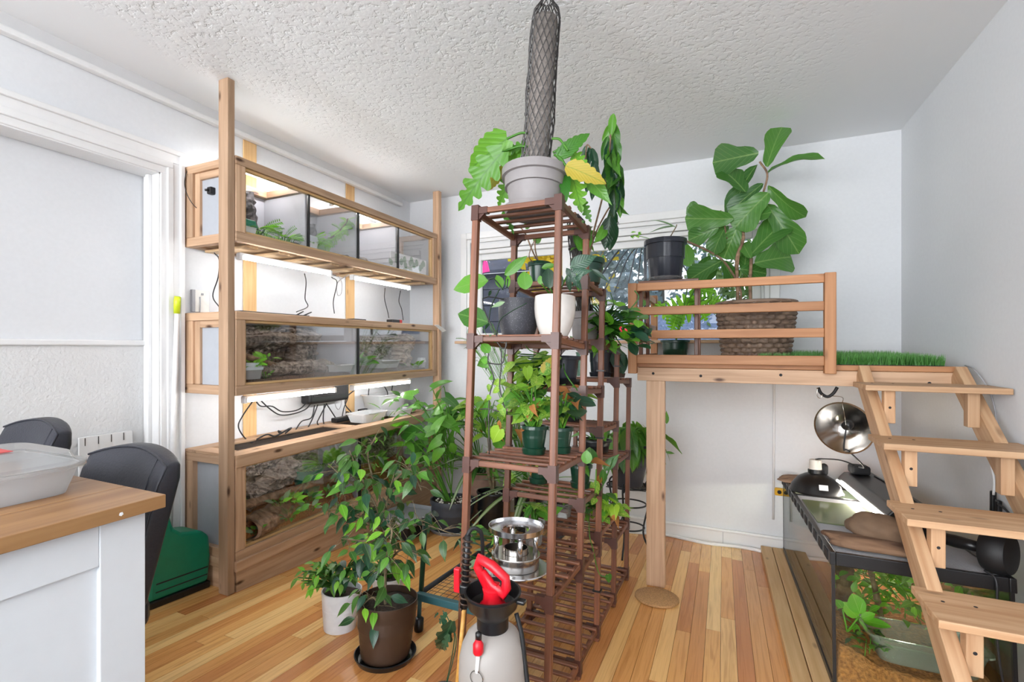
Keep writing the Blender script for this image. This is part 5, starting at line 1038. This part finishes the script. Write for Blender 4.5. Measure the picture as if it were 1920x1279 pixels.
put('valve', lathe([(.011, 0), (.013, .004), (.013, .024), (.010, .028), (.006, .036)], 16), 'red', sy, True, 0, False).matrix_basis = Matrix.Translation((0, -.088, .365)); sy.children[-1].matrix_basis = Matrix.Translation((-.0, -.080, .392))
put('valve_stem', tube([(0, -.08, .392), (0, -.087, .35)], .005, 8), 'whiteplastic', sy, True, 0, False); put('valve_top', lathe([(.008, .41), (.008, .425), (.003, .428)], 10), 'black', sy, True, 0, False).matrix_basis = Matrix.Translation((0, -.078, .017))
put('key_ring', tube([(.017*math.cos(a*PI/12), -.0885, .338+.017*math.sin(a*PI/12)) for a in range(25)], .0012, 5), 'steel', sy, True, 0, False)
put('strap', box(-.016, .014, -.0935, -.0885, .18, .322), 'black', sy, bv=.003, world=False)
for a, b in (((.045, .29), (.078, .315)), ((.048, .288), (.07, .30)), ((.055, .28), (.08, .307))):
    put('leaf_mark', tube([(x, -math.sqrt(.0885**2-x*x), z) for x, z in (a, ((a[0]+b[0])/2, (a[1]+b[1])/2+.003), b)], .0011, 4), 'blackmatte', sy, True, 0, False)
hw = spline([at(905, 1085, y=1.16), at(904, 1010, y=1.14), at(896, 993, y=1.13), at(884, 992, y=1.12), at(876, 1005, y=1.11)], 6)
put('hose', tube(hw, .0055, 8), 'rubber', sy, True); put('hose', tube(spline([at(968, 1150, y=1.13), at(978, 1190, y=1.12), at(984, 1240, y=1.11), at(990, 1290, y=1.1)], 6), .006, 8), 'rubber', sy, True)
wn2 = [at(877, 1004, y=1.11), at(874, 1060, y=1.11), at(870, 1140, y=1.11)]; put('wand_grip', tube(wn2, [.008, .009, .01], 10), 'black', sy, True)
sp_pts = []
for i in range(90): f = i/89; c = wn2[0].lerp(wn2[2], f); sp_pts.append(c+Vector((.0125*math.cos(i*.9), .0125*math.sin(i*.9), 0)))
put('spiral_guard', tube(sp_pts, .0026, 5), 'brownpot', sy, True)
put('red_trigger', box(-.009, .009, -.008, .008, -.033, .033), 'red', sy, bv=.003).matrix_basis = Matrix.Translation(at(858, 1087, y=1.14))
put('clamp', box(-.012, .012, -.012, .012, -.012, .012), 'black', sy, bv=.004).matrix_basis = Matrix.Translation(at(872, 1104, y=1.10))
ck = thing('cane', 'yellow brown cane standing beside the sprayer', 'cane', at(858, 1330, y=1.14)); b_ = at(870, 1142, y=1.125); d_ = at(856, 1300, y=1.125); put('stick', tube([b_, b_.lerp(d_, .5), d_+(d_-b_)*((d_.z-zf(1.125))/(b_.z-d_.z))], .006, 8), 'cane', ck, True)
# ------------------------------------------------------------------ floor plants on the left
def fp(x, y, dz=0): return (x, y, zf(y)+dz)
f1 = potted('weeping_fig', 'leafy weeping fig in a ribbed brown pot on a black saucer', fp(-1.158, 1.436)); pot(f1, .088, .112, .205, 'brownpot', rim=.0, ribs=9, saucer=.114, sm='black', z0=.012)
FYY = 1.44
branchy(f1, [[(722, 1150, FYY), (723, 1060, FYY), (722, 985, FYY), (728, 930, FYY+.03), (745, 870, FYY+.05)], [(722, 1000, FYY), (705, 950, FYY), (680, 900, FYY-.02), (655, 845, FYY-.05)], [(722, 1010, FYY), (690, 980, FYY-.03), (640, 955, FYY-.08), (600, 960, FYY-.1)], [(724, 1030, FYY), (760, 985, FYY), (800, 985, FYY+.03), (850, 1002, FYY+.05)], [(722, 1060, FYY), (755, 1030, FYY-.05), (790, 1045, FYY-.05)], [(722, 960, FYY), (700, 900, FYY+.06), (690, 850, FYY+.08), (705, 820, FYY+.08)], [(715, 1150, FYY), (700, 1120, FYY-.06), (675, 1140, FYY-.08)], [(722, 980, FYY), (735, 1000, FYY-.1), (715, 1070, FYY-.13)], [(700, 940, FYY), (670, 950, FYY-.03), (650, 1000, FYY-.06)], [(690, 920, FYY), (650, 900, FYY-.06), (615, 870, FYY-.1)], [(725, 1010, FYY), (690, 1015, FYY-.1), (640, 1010, FYY-.14)], [(740, 900, FYY+.04), (770, 880, FYY+.02), (790, 920, FYY)]], 295, ['ficus', 'ficus', 'ficus2', 'dark', 'dark', 'ficus', 'mid', 'bright'], .045, .082, r=.005, twig=.085)
f2 = potted('potted_ivy', 'small leaved plant spilling left from a white pot on the floor', fp(-1.46, 1.52)); pot(f2, .065, .082, .155, 'whitepot', rim=0, wall=.006)
bush(f2, topof(f2, .14), [(615, 1075, 48, 26, 1.46, .08, 46, ['varieg', 'mid', 'bright', 'ficus'], .035, .062), (580, 1085, 22, 20, 1.42, .06, 16, ['bright', 'varieg'], .03, .05), (655, 1065, 35, 22, 1.45, .06, 24, ['dark', 'ficus'], .05, .08)], out=.6, droop=.6)
f3 = potted('potted_plant', 'low white pot half hidden behind the weeping fig', fp(-1.43, 1.79)); pot(f3, .06, .078, .12, 'whitepot', rim=0, wall=.006)
bush(f3, topof(f3, .11), [(705, 1040, 40, 50, 1.78, .06, 26, ['bright', 'mid', 'lance'], .06, .11)])
f4 = potted('arrowhead_plant', 'large arrow leaved plant in a wide dark grey pot on a grey saucer', fp(-1.71, 2.83)); pot(f4, .13, .152, .20, 'darkgreypot', rim=.03, rimt=.005, saucer=.16, sm='greybowl', z0=.012, peb=80)
def c6(x, y): return (640+x/3.996, 680+y/3.996)
AY = 2.70; r0 = topof(f4, .18)
lv = [((560, 540), (405, 478)), ((525, 565), (360, 665)), ((430, 780), (272, 905)), ((440, 790), (350, 945)), ((520, 690), (640, 560)), ((600, 640), (490, 560)), ((700, 690), (615, 745)), ((745, 580), (600, 650)), ((840, 555), (740, 640)), ((650, 450), (880, 375)), ((700, 410), (870, 440)), ((780, 260), (930, 345)), ((600, 330), (470, 300)), ((590, 300), (530, 350)), ((680, 190), (800, 100)), ((770, 180), (690, 235)), ((540, 250), (400, 210)), ((760, 350), (640, 370)), ((700, 500), (760, 380)), ((500, 620), (360, 590)), ((560, 700), (640, 740)), ((820, 600), (860, 700)), ((460, 440), (345, 495)), ((440, 350), (375, 370)), ((650, 580), (560, 520)), ((740, 640), (680, 760)), ((860, 690), (930, 690)), ((520, 760), (600, 640)), ((640, 520), (760, 470)), ((480, 590), (560, 660)), ((330, 800), (300, 690)), ((490, 860), (570, 830))]
cv = []
for b, t in lv:
    dy = rnd(-.12, .12); B = pleaf(f4, R.choice(['arrow', 'arrow', 'mid', 'bright']), c6(*b), c6(*t), AY+dy, AY+dy+rnd(-.1, .1), 1.15, .5, .3, 1.05); Q = r0 if len(cv) < 9 else r0+Vector((rnd(-.08, .02), rnd(-.05, .05), rnd(.22, .34))); cv.append((spline([Q+Vector((rnd(-.03, .03), rnd(-.03, .03), -.01)), Q.lerp(B, .55)+Vector((0, 0, .04)), B], 5), [.009 if len(cv) < 4 else .004]*4+[.004]*4+[.003]*3))
stems(f4, cv, 'mid')
bush(f4, r0, [(800, 770, 55, 45, 2.75, .12, 10, ['lance', 'mid'], .10, .16), (740, 790, 40, 50, 2.6, .1, 12, ['mid', 'ficus'], .08, .13)], pet=0)
f5 = potted('potted_plant', 'tall black nursery pot with thick pale stem behind the rack legs', fp(-1.45, 2.93)); pot(f5, .09, .112, .275, 'blackpot', rim=.012, rimt=.004, flute=.008, peb=60)
q5 = topof(f5, .25); stems(f5, [(spline([q5, at(915, 880, y=2.88), at(918, 840, y=2.88), at(912, 790, y=2.88)], 5), .012), (spline([q5, at(926, 870, y=2.88), at(932, 820, y=2.88)], 5), .009)], 'ficus_stem', 'trunk')
bush(f5, at(915, 820, y=2.88), [(905, 780, 48, 42, 2.85, .12, 40, ['heart', 'mid', 'heartlime', 'lance'], .09, .15), (935, 810, 30, 35, 2.8, .1, 18, ['mid', 'dead', 'heartmid'], .08, .13)])
f6 = potted('spider_plant', 'striped spider plant arching from a terracotta pot by the back wall', fp(-1.66, 3.14)); pot(f6, .085, .12, .36, 'terracotta', rim=.03, rimt=.005, peb=30)
q6 = topof(f6, .34)
for i in range(75):
    a = rnd(0, 2*PI); d = Vector((math.cos(a), math.sin(a), rnd(.35, 1.7))); leaf_at(f6, R.choice(['strap', 'strap', 'strap2', 'strapmid']), q6+Vector((rnd(-.03, .03), rnd(-.03, .03), rnd(0, .06))), d, rnd(.3, .58)*(1 if d.y < .1 else .5), UP-Vector((d.x, d.y, 0))*.2, 1.0)
bush(f6, q6, [(850, 770, 40, 45, 3.0, .1, 14, ['lance', 'mid'], .15, .24)], stemname='stalk')
f7 = potted('potted_plant', 'striped strap leaved plant rising behind the black pot', fp(-1.25, 3.1)); pot(f7, .09, .11, .25, 'blackpot', rim=.02)
q7 = topof(f7, .23)
for i in range(60):
    a = rnd(0, 2*PI); d = Vector((math.cos(a), math.sin(a), rnd(.4, 2))); leaf_at(f7, R.choice(['strap', 'strap2', 'strapmid', 'strap']), q7, d, rnd(.35, .62)*(1 if d.y < .1 else .45), UP-Vector((d.x, d.y, 0))*.2)
bush(f7, q7, [(905, 640, 35, 40, 3.2, .08, 26, ['lancedark', 'fernmid'], .06, .12)], stemname='stalk', pet=.0018)
ty = thing('seed_tray', 'grey plastic tray resting on a block in front of the lowest cabinet', 'tray', fp(-1.93, 2.62), TILT)
put('tray_body', box(-.16, .15, -.2, .2, .105, .112), 'greybowl', ty, bv=.003, world=False)
for b_ in ((-.16, -.152, -.2, .2), (.142, .15, -.2, .2), (-.152, .142, -.2, -.192), (-.152, .142, .192, .2)): put('tray_side', box(*b_, .112, .14), 'greybowl', ty, bv=.003, world=False)
put('tray_foot', box(-.1, .1, -.14, .14, 0, .105), 'blackmatte', ty, bv=.004, world=False)
# wire cart
wc = thing('wire_cart', 'low teal framed wire mesh cart between the fig and the rack', 'cart', fp(-1.0, 2.2), TILT)
CM = Matrix.Translation((-1.155, 1.625, zf(1.625))) @ Matrix.Rotation(TILT, 4, 'X')
def CP(a, b, c): return CM @ Vector((a, b, c))
put('front_bar', box(0, .30, -.014, .014, .135, .165), 'teal', wc, bv=.004).matrix_basis = CM.copy()
for a, b in (((0, 0, .15), (0, 1.25, .15)), ((.30, 0, .15), (.30, 1.25, .15)), ((0, 1.25, .15), (.30, 1.25, .15))): put('side_tube', tube([CP(*a), CP(*b)], .011, 8), 'iron', wc, True)
m_ = MB()
for i in range(1, 42): m_.add(tube([CP(0, i*.03, .152), CP(.30, i*.03, .152)], .0013, 3))
for i in range(1, 10): m_.add(tube([CP(i*.03, 0, .153), CP(i*.03, 1.25, .153)], .0013, 3))
tag(link('mesh_top', m_.me('mesh_top', 'iron'), wc), kind='stuff')
for a in (0, .30):
    for b in (.02, 1.22):
        put('caster', lathe([(.018, 0), (.02, .01), (.02, .05), (.012, .055)], 14), 'black', wc, True).matrix_basis = CM @ Matrix.Translation((a, b, 0)); put('leg', tube([CP(a, b, .05), CP(a, b, .15)], .009, 8), 'teal', wc, True)
put('upright', tube([CP(0.005, .02, .15), CP(.005, .03, .44)], .011, 10), 'greenpot', wc, True); put('upright_cap', lathe([(.014, 0), (.016, .01), (.016, .03), (.006, .034)], 14), 'black', wc, True).matrix_basis = CM @ Matrix.Translation((.005, .03, .43))
f8 = potted('potted_plant', 'plant with drooping split leaves in a little green pot behind the sprayer', fp(-.80, 1.27)); pot(f8, .032, .042, .075, 'brownpot', rim=.01)
for b, t in (((838, 1150), (812, 1175)), ((845, 1170), (800, 1240)), ((848, 1165), (815, 1250)), ((830, 1160), (850, 1200)), ((822, 1150), (808, 1160)), ((842, 1190), (822, 1235))): pleaf(f8, 'lobe3', b, t, 1.25+rnd(-.03, .03), None, .9, .7)
stems(f8, [(spline([topof(f8, .06), at(852, 1200, y=1.25), at(840, 1160, y=1.25), at(830, 1145, y=1.25)], 5), .0016), (spline([topof(f8, .06), at(855, 1210, y=1.25), at(846, 1170, y=1.25)], 5), .0016)], 'dark')
f9 = potted('potted_plant', 'small silvery plant on the wire cart beside the chrome stand', tuple(CP(.20, .30, .155))); pot(f9, .035, .045, .06, 'terracotta', rim=.01)
bush(f9, topof(f9, .05), [(905, 1060, 40, 40, 1.86, .08, 26, ['pale', 'dark', 'lancedark'], .05, .09)], droop=.5)
f10 = potted('potted_plant', 'glossy leaved plant on the cart behind the sprayer hose', tuple(CP(.20, .62, .155))); pot(f10, .035, .045, .06, 'greenpot', rim=.01)
bush(f10, topof(f10, .05), [(905, 1005, 45, 16, 2.15, .06, 14, ['heartmid', 'dark'], .05, .09), (940, 1000, 6, 6, 2.1, .03, 3, 'bright', .06, .08)])
# plant on the iron stand by the loft leg
sx, syy = -.54, 2.98
ist = thing('iron_plant_stand', 'black wrought iron plant stand with scrolled legs by the back wall', 'stand', fp(sx, syy), TILT)
for k in range(3):
    a = .5+k*2*PI/3; c, s = math.cos(a), math.sin(a)
    put('leg', tube(spline([(.15*c, .15*s, 0), (.10*c, .10*s, .12), (.13*c, .13*s, .28), (.16*c, .16*s, .40), (.13*c, .13*s, .44), (.11*c, .11*s, .41), (.13*c, .13*s, .39)], 5), .006, 6), 'iron', ist, True, 0, False)
    put('scroll', tube(spline([(.13*c, .13*s, .26), (.17*c, .17*s, .25), (.18*c, .18*s, .22), (.16*c, .16*s, .21), (.155*c, .155*s, .23)], 5), .004, 6), 'iron', ist, True, 0, False)
for z, r in ((.41, .13), (.30, .11), (.16, .10)): put('ring', tube([(r*math.cos(a*PI/16), r*math.sin(a*PI/16), z) for a in range(33)], .005, 6), 'iron', ist, True, 0, False)
for k in range(7): put('shelf_rod', tube([(-.12, -.09+k*.03, .405), (.12, -.09+k*.03, .405)], .003, 5), 'iron', ist, True, 0, False)
f11 = potted('drooping_plant', 'large black pot of limp drooping leaves behind the loft leg', tuple(MW[ist.name] @ Vector((0, 0, .41)))); pot(f11, .085, .135, .26, 'darkgreypot', rim=.015, rimt=.004)
q = topof(f11, .25)
for i in range(95):
    a = rnd(0, 2*PI); b_ = q+Vector((.13*math.cos(a)*rnd(.4, 1.2), .13*math.sin(a)*rnd(.4, 1.2), rnd(-.02, .14))); leaf_at(f11, R.choice(['strapmid', 'lance', 'droop', 'varieg']), b_, Vector((math.cos(a)*.45, math.sin(a)*.45, -rnd(.3, 1.0))), rnd(.12, .26), Vector((math.cos(a), math.sin(a), .6))+Vector((rnd(-.3, .3),)*3))
stems(f11, [(spline([q, q+Vector((rnd(-.06, .06), rnd(-.06, .06), .1)), q+Vector((rnd(-.14, .14), rnd(-.14, .14), .1))], 4), .004) for i in range(14)], 'mid')
pleaf(f11, 'mid', (1248, 848), (1266, 850), 2.9, None, .7); pleaf(f11, 'mid', (1250, 795), (1250, 770), 2.9, None, .8)
tr = thing('cork_trivet', 'round cork mat lying on the floor in front of the loft leg', 'mat', fp(-.295, 2.412, .001), TILT); put('disc', lathe([(.098, 0), (.104, .003), (.104, .011), (.1, .014), (.01, .014)], 40), 'corkmat', tr, True, 0, False)
dl = thing('dry_leaf', 'curled dry leaf on the floor beside the cork mat', 'leaf', fp(-.425, 2.36, .004), TILT); leaf_at(dl, 'dead', at(1192, 1128, y=2.36), Vector((-1, .2, .1)), .05, UP, 1, 'blade')
# ------------------------------------------------------------------ terrarium tank on the right
TX, TY = .345, 1.92; TW, TL, TH = .47, 1.455, .445
for i, (a, b) in enumerate(((.222, .283), (.286, .352), (.46, .53), (.72, .79))):
    o = board('floor_board', a, b, 1.2 if i < 2 else 1.93, 3.42, .0, .039, 'pine_yellow', None, .003, Matrix.Translation((0, 0, .138)) @ Matrix.Rotation(TILT, 4, 'X')); tag(o, ['outer pine board lying on the floor left of the glass tank', 'pine board on the floor against the foot of the glass tank', 'pine board under the middle of the glass tank', 'pine board under the wall side of the glass tank'][i], 'board')
TM = Matrix.Translation((TX, TY, zf(TY)+.0405)) @ Matrix.Rotation(TILT, 4, 'X')
tk = thing('glass_tank', 'large glass tank with a black top frame beside the stairs', 'tank', TM.translation, TILT)
def TB(n, *b, m='tankglass', bv=0): return put(n, box(*b), m, tk, bv=bv, world=False)
TB('pane_left', 0, .006, 0, TL, 0, TH-.01); TB('pane_right', TW-.006, TW, 0, TL, 0, TH-.01); TB('pane_front', .006, TW-.006, 0, .006, 0, TH-.01); TB('pane_back', .006, TW-.006, TL-.006, TL, 0, TH-.01); TB('bottom', .006, TW-.006, .006, TL-.006, 0, .008)
for x in (0.0, TW-.008):
    for y in (0.0, TL-.008): TB('seam', x-.001, x+.009, y-.001, y+.009, 0, TH-.01, m='black')
TB('bottom_seam', -.003, .004, -.002, TL, 0, .02, m='black')
for b in ((-.006, .012, -.006, TL+.006), (TW-.012, TW+.006, -.006, TL+.006), (.012, TW-.012, -.006, .012), (.012, TW-.012, TL-.012, TL+.006), (.012, TW-.012, TL*.66-.012, TL*.66+.012)): TB('top_frame', *b, TH-.038, TH+.006, m='black', bv=.003)
for i in range(13): TB('frame_clip', -.009, -.005, .03+i*.112, .09+i*.112, TH-.034, TH, m='blackmatte', bv=.002)
m_ = MB()
for i in range(46): m_.add(tube([(.012+i*.0098, .012, TH-.002), (.012+i*.0098, TL*.66, TH-.002)], .0019, 3))
for i in range(90): m_.add(tube([(.012, .012+i*.0105, TH-.001), (TW-.012, .012+i*.0105, TH-.001)], .0019, 3))
tag(link('screen_top', m_.me('screen_top', 'greycable'), tk, None, False), kind='stuff')
put('lid_pane', box(.02, .28, .40, .83, TH+.002, TH+.007), 'lid_reflection', tk, bv=.002, world=False)  # green reflection on the glass lid is put into its tint
tub_ = None
def inTank(v): return TM @ Vector(v)
def fn(a, b):
    p = Vector((.012+(TW-.024)*a, .012+(TL-.024)*b, .075+.07*max(0, 1-a*3)+.06*b)); p.z += .02*noise.noise(p*11)+.008*noise.noise(p*45)
    if a in (0, 1) or b in (0, 1): p.z = .012
    return inTank(p)
tag(put('substrate', lumpy(36, 90, fn), 'coco', None, True), 'heap of orange coconut fibre inside the glass tank', 'soil', kind='stuff')
tub('water_tub', 'clear plastic water tub at the front of the glass tank', tuple(inTank((.275, .115, .10))), .32, .17, .085, 'clearplastic', rx=TILT, cat='tub')
barkroll('cork_log', 'upright tan bark piece standing inside the tank near its front corner', inTank((.10, .35, .12)), inTank((.105, .36, .405)), .03, 0, 'driftwood', .3)
barkroll('branch', 'thin dark branch rising among the tank leaves', inTank((.21, .30, .14)), inTank((.17, .34, .41)), .011, 0, 'bark', .35, 'branch')
tpn = thing('tank_pothos', 'broad glossy green leaves in the front corner of the tank', 'plant', inTank((.07, .15, .15)))
for b, t, ws in (((1612, 1150), (1600, 1115), 1.1), ((1615, 1160), (1640, 1150), .7), ((1618, 1165), (1672, 1172), .5), ((1608, 1158), (1582, 1130), .9), ((1580, 1140), (1568, 1125), 1.1), ((1605, 1170), (1608, 1195), .6), ((1612, 1150), (1618, 1125), .7)): pleaf(tpn, 'roundbright', b, t, 2.1, None, ws, .7, .2)
stems(tpn, [(spline([inTank((.07, .15, .13)), at(a, b, y=2.1)], 4), .003) for a, b in ((1612, 1155), (1608, 1160), (1580, 1142), (1605, 1172))], 'bright')
tiv = thing('tank_vine', 'dense variegated small leaved vine filling the middle of the tank', 'plant', inTank((.25, .42, .14)))
for i in range(290):
    p = inTank((rnd(.09, .44), rnd(.2, .66), rnd(.15, .36))); leaf_at(tiv, R.choice(['varieg', 'varieg', 'bright']), p, Vector((rnd(-1, 1), rnd(-1, .5), rnd(-.7, .4))), rnd(.035, .06), Vector((rnd(-.5, .3), -.5, .8)))
stems(tiv, [(spline([inTank((rnd(.12, .4), rnd(.28, .6), .13)) for _ in range(1)]+[inTank((rnd(.1, .44), rnd(.24, .6), rnd(.2, .36))) for _ in range(3)], 4), .002) for _ in range(12)], 'mid')
tgr = thing('tank_grass', 'low green sprigs on the fibre at the front of the tank', 'plant', inTank((.12, .06, .14)))
for i in range(45): p = inTank((rnd(.06, .17), rnd(.02, .2), .125+rnd(0, .03))); leaf_at(tgr, R.choice(['mid', 'lance', 'dark']), p, Vector((rnd(-1, 1), rnd(-1, 1), rnd(-.1, .7))), rnd(.025, .045), UP)
stems(tgr, [([inTank((.1+.02*i, .05+.03*i, .10)), inTank((.11+.02*i, .07+.03*i, .15))], .0015) for i in range(4)], 'mid')
hdm = thing('light_hood', 'long black aquarium light hood lying on the tank', 'lamp', inTank((.37, .9, TH+.032)), TILT)
vs = [(x, y, z) for y in (-.45, .45) for x, z in ((-.10, .0), (-.10, .02), (-.07, .055), (.06, .065), (.085, .03), (.085, 0))]
put('hood_shell', (vs, [(0, 1, 2, 3, 4, 5), (11, 10, 9, 8, 7, 6)]+[(i, 6+i, 6+(i+1) % 6, (i+1) % 6) for i in range(6)]), 'black', hdm, bv=.006, world=False)
put('tube', tube([(-.112, -.42, .008), (-.112, .40, .008)], .006, 10), 'hood_tube' if flat('hood_tube', '#fff6e8', .5, emit=40.0) else '', hdm, True, 0, False)
put('fill_tube', tube([(0, -.42, -.014), (0, .42, -.014)], .010, 10), 'fill_tube' if flat('fill_tube', '#fff6e8', .5, emit=95.0) else '', hdm, True, 0, False)  # second tube added under the hood to brighten the tank
put('hood_skirt', box(.075, .085, -.45, .45, -.025, .002), 'black', hdm, world=False); put('hood_skirt', box(-.1, -.09, -.45, .45, -.012, .002), 'black', hdm, world=False)
for y_ in (-.44, .42): put('hood_foot', box(-.1, .085, y_, y_+.02, -.025, 0), 'black', hdm, bv=.002, world=False)
put('top_ridge', tube([(.03, -.35, .066), (.05, -.1, .068), (.04, .3, .066)], .004, 6), 'black', hdm, True, 0, False)
put('plug_box', box(-.06, .03, .32, .42, .062, .11), 'blackmatte', hdm, bv=.012, world=False)
dm = thing('dome_lamp', 'black dome heat lamp with white ceramic socket on the tank', 'lamp', inTank((.115, 1.06, TH+.008)), TILT)
put('dome', lathe([(.125, 0), (.128, .004), (.123, .012), (.112, .04), (.085, .075), (.05, .095), (.036, .10), (.036, .118), (.03, .12)], 40), 'black', dm, True, 0, False)
put('socket', lathe([(.028, .118), (.03, .12), (.028, .17), (.024, .172), (.01, .172)], 28), 'ceramic', dm, True, 0, False)
put('sticker', box(-.022, .018, -.001, .001, -.012, .016), 'whiteplastic', dm, world=False).matrix_basis = Matrix.Translation((.02, -.113, .042)) @ Matrix.Rotation(-.45, 4, 'X')
put('back_bracket', box(.03, .06, .0, .05, .09, .15), 'blackmatte', dm, bv=.012, world=False)
P0 = MW[dm.name] @ Vector((0, 0, .172)); P1 = MW[hdm.name] @ Vector((-.02, .36, .10))
put('cord', tube(spline([P0, P0+Vector((.03, 0, .006)), P0.lerp(P1, .6)+Vector((0, 0, .02)), P1], 6), .004, 6), 'cable', dm, True)
rl = thing('reflector_lamp', 'silver bell reflector lamp hanging by a wire under the loft', 'lamp', (.535, 2.75, .807))
RT = Matrix.Translation((.535, 2.75, .807)) @ Vector((-.45, -.85, -.12)).to_track_quat('Z', 'Y').to_matrix().to_4x4()
o = put('reflector', lathe([(.03, -.085), (.045, -.08), (.075, -.055), (.108, -.015), (.12, .0), (.127, .001), (.127, .005), (.12, .005), (.104, -.014), (.072, -.052), (.042, -.075), (.01, -.078)], 44), 'steel', rl, True); o.matrix_basis = RT
o = put('socket', lathe([(.022, -.078), (.024, -.05), (.02, -.03), (.01, -.028)], 20), 'black', rl, True); o.matrix_basis = RT
hk = at(1552, 742, y=2.62); put('wire', tube(spline([RT @ Vector((0, .12, .004)), RT @ Vector((0, .15, 0)), hk], 5), .002, 5), 'steel', rl, True); put('wire', tube([RT @ Vector((0, .124, .004)), RT @ Vector((.005, .01, -.02))], .0015, 5), 'steel', rl, True)
put('cord', tube(spline([RT @ Vector((0, 0, -.04)), RT @ Vector((.0, -.1, .01)), at(1590, 845, y=2.75), at(1620, 875, y=2.85), P1], 6), .004, 6), 'cable', rl, True)
cl = thing('spring_clamp', 'black rubber strap looped on a hook under the loft beam', 'strap', (hk.x, 2.6, 1.02)); put('strap', tube(spline([at(1534, 727, y=2.6), at(1540, 738, y=2.6), at(1552, 744, y=2.6), at(1563, 737, y=2.6), at(1570, 726, y=2.6)], 4), .007, 8), 'rubber', cl, True); put('hook', tube(spline([at(1533, 727, y=2.59), at(1532, 742, y=2.59), at(1538, 747, y=2.59), at(1542, 740, y=2.59)], 4), .002, 6), 'steel', cl, True)
def rock(name, label, c, sx, sy_, sz, mat, rz=0, seed=1, cat='stone', rough=.25):
    bm = bmesh.new(); bmesh.ops.create_icosphere(bm, subdivisions=4, radius=1); T = Euler((TILT, 0, rz)).to_matrix()
    for v in bm.verts:
        n = noise.noise(v.co*1.3+Vector((seed, 0, 0)))*rough*1.6+noise.noise(v.co*4+Vector((seed, 0, 0)))*rough*.5; v.co *= 1+n
        v.co = T @ Vector((v.co.x*sx, v.co.y*sy_, max(v.co.z, -.55)*sz))
    me = bpy.data.meshes.new(name); bm.to_mesh(me); bm.free(); me.materials.append(M[mat]); me.polygons.foreach_set('use_smooth', [True]*len(me.polygons))
    return tag(link(name, me, None, Matrix.Translation(c)), label, cat)
rock('driftwood', 'flat weathered driftwood slab under the stone on the tank', inTank((.155, .10, TH+.024)), .165, .065, .028, 'driftwood', -.05, 3, 'wood', .22)
rock('stone', 'smooth brown stone resting on the driftwood slab', inTank((.165, .14, TH+.072)), .095, .06, .05, 'stone', -.25, 8, 'stone', .13)
rock('driftwood', 'dark driftwood piece at the far corner of the tank top', inTank((.06, 1.33, TH+.02)), .10, .09, .022, 'bark', .3, 5, 'wood', .2)
db = thing('dumbbell', 'black rubber dumbbell lying on the tank screen behind the stairs', 'dumbbell', inTank((.40, .14, TH+.07)))
A_, B_ = Vector((.665, 2.125, .537)), Vector((.775, 2.03, .545)); AX = (B_-A_).normalized(); QT = AX.to_track_quat('Z', 'Y').to_matrix().to_4x4()
put('handle', tube([A_, A_.lerp(B_, .3), A_.lerp(B_, .5), A_.lerp(B_, .7), B_], [.016, .019, .021, .019, .016], 14), 'black', db, True)
for p, s in ((A_, -1), (B_, 1)):
    o = put('head', lathe([(.03, 0), (.062, .004), (.07, .02), (.07, .05), (.06, .066), (.026, .072)], 30), 'rubber', db, True); o.matrix_basis = Matrix.Translation(p) @ QT @ Matrix.Diagonal((1, 1, s, 1))
o = put('power_cable', tube(spline([inTank((.41, .02, TH+.012)), inTank((.425, -.012, TH-.01)), inTank((.42, -.014, .3)), inTank((.43, -.014, .15)), inTank((.46, -.014, .02))], 6), .0035, 6), 'cable', None, True); tag(o, 'black cord dropping over the tank front beside the stairs', 'cable')
o = put('wall_cable', tube([(at(1452, 700, y=YB-.008).x, YB-.008, 1.15), (at(1450, 900, y=YB-.008).x, YB-.008, .1)], .007, 8), 'trimwhite', None, True); tag(o, 'white cable cover running down the back wall under the loft', 'cable')
tm = thing('tape_measure', 'yellow tag hanging on the wall at the far tank corner', 'tag', at(1461, 921, y=YB-.02)); q = at(1461, 921, y=YB-.012); put('body', box(-.026, .026, -.012, .012, -.028, .02), 'yellowtag', tm, bv=.008, world=False); put('dial', lathe([(.012, 0), (.012, .003), (.002, .003)], 16), 'blackmatte', tm, True, 0, False).matrix_basis = Matrix.Translation((0, -.012, -.003)) @ Matrix.Rotation(PI/2, 4, 'X')
o = put('power_cable', tube(spline([(.94, 2.62, 1.12), (.93, 2.5, 1.10), (.945, 2.40, .98), (.945, 2.35, .7)], 6), .003, 6), 'greycable', None, True); tag(o, 'thin grey cord running from the turf mat down the right wall', 'cable')
pg = thing('wall_plug', 'two black plugs on cords behind the right stair stringer', 'plug', (.94, 2.15, .72)); put('plug', box(-.008, .008, -.01, .01, -.055, .055), 'black', pg, bv=.005).matrix_basis = Matrix.Translation(at(1862, 948, x=.935)); put('plug', box(-.008, .008, -.012, .012, -.04, .04), 'black', pg, bv=.005).matrix_basis = Matrix.Translation(at(1872, 958, x=.935))
put('cord', tube(spline([at(1863, 928, x=.93), at(1864, 900, x=.93), at(1858, 870, x=.93)], 5), .004, 6), 'whiteplastic', pg, True); put('cord', tube(spline([at(1872, 946, x=.93), at(1885, 955, x=.93), at(1915, 990, x=.93)], 5), .004, 6), 'cable', pg, True)
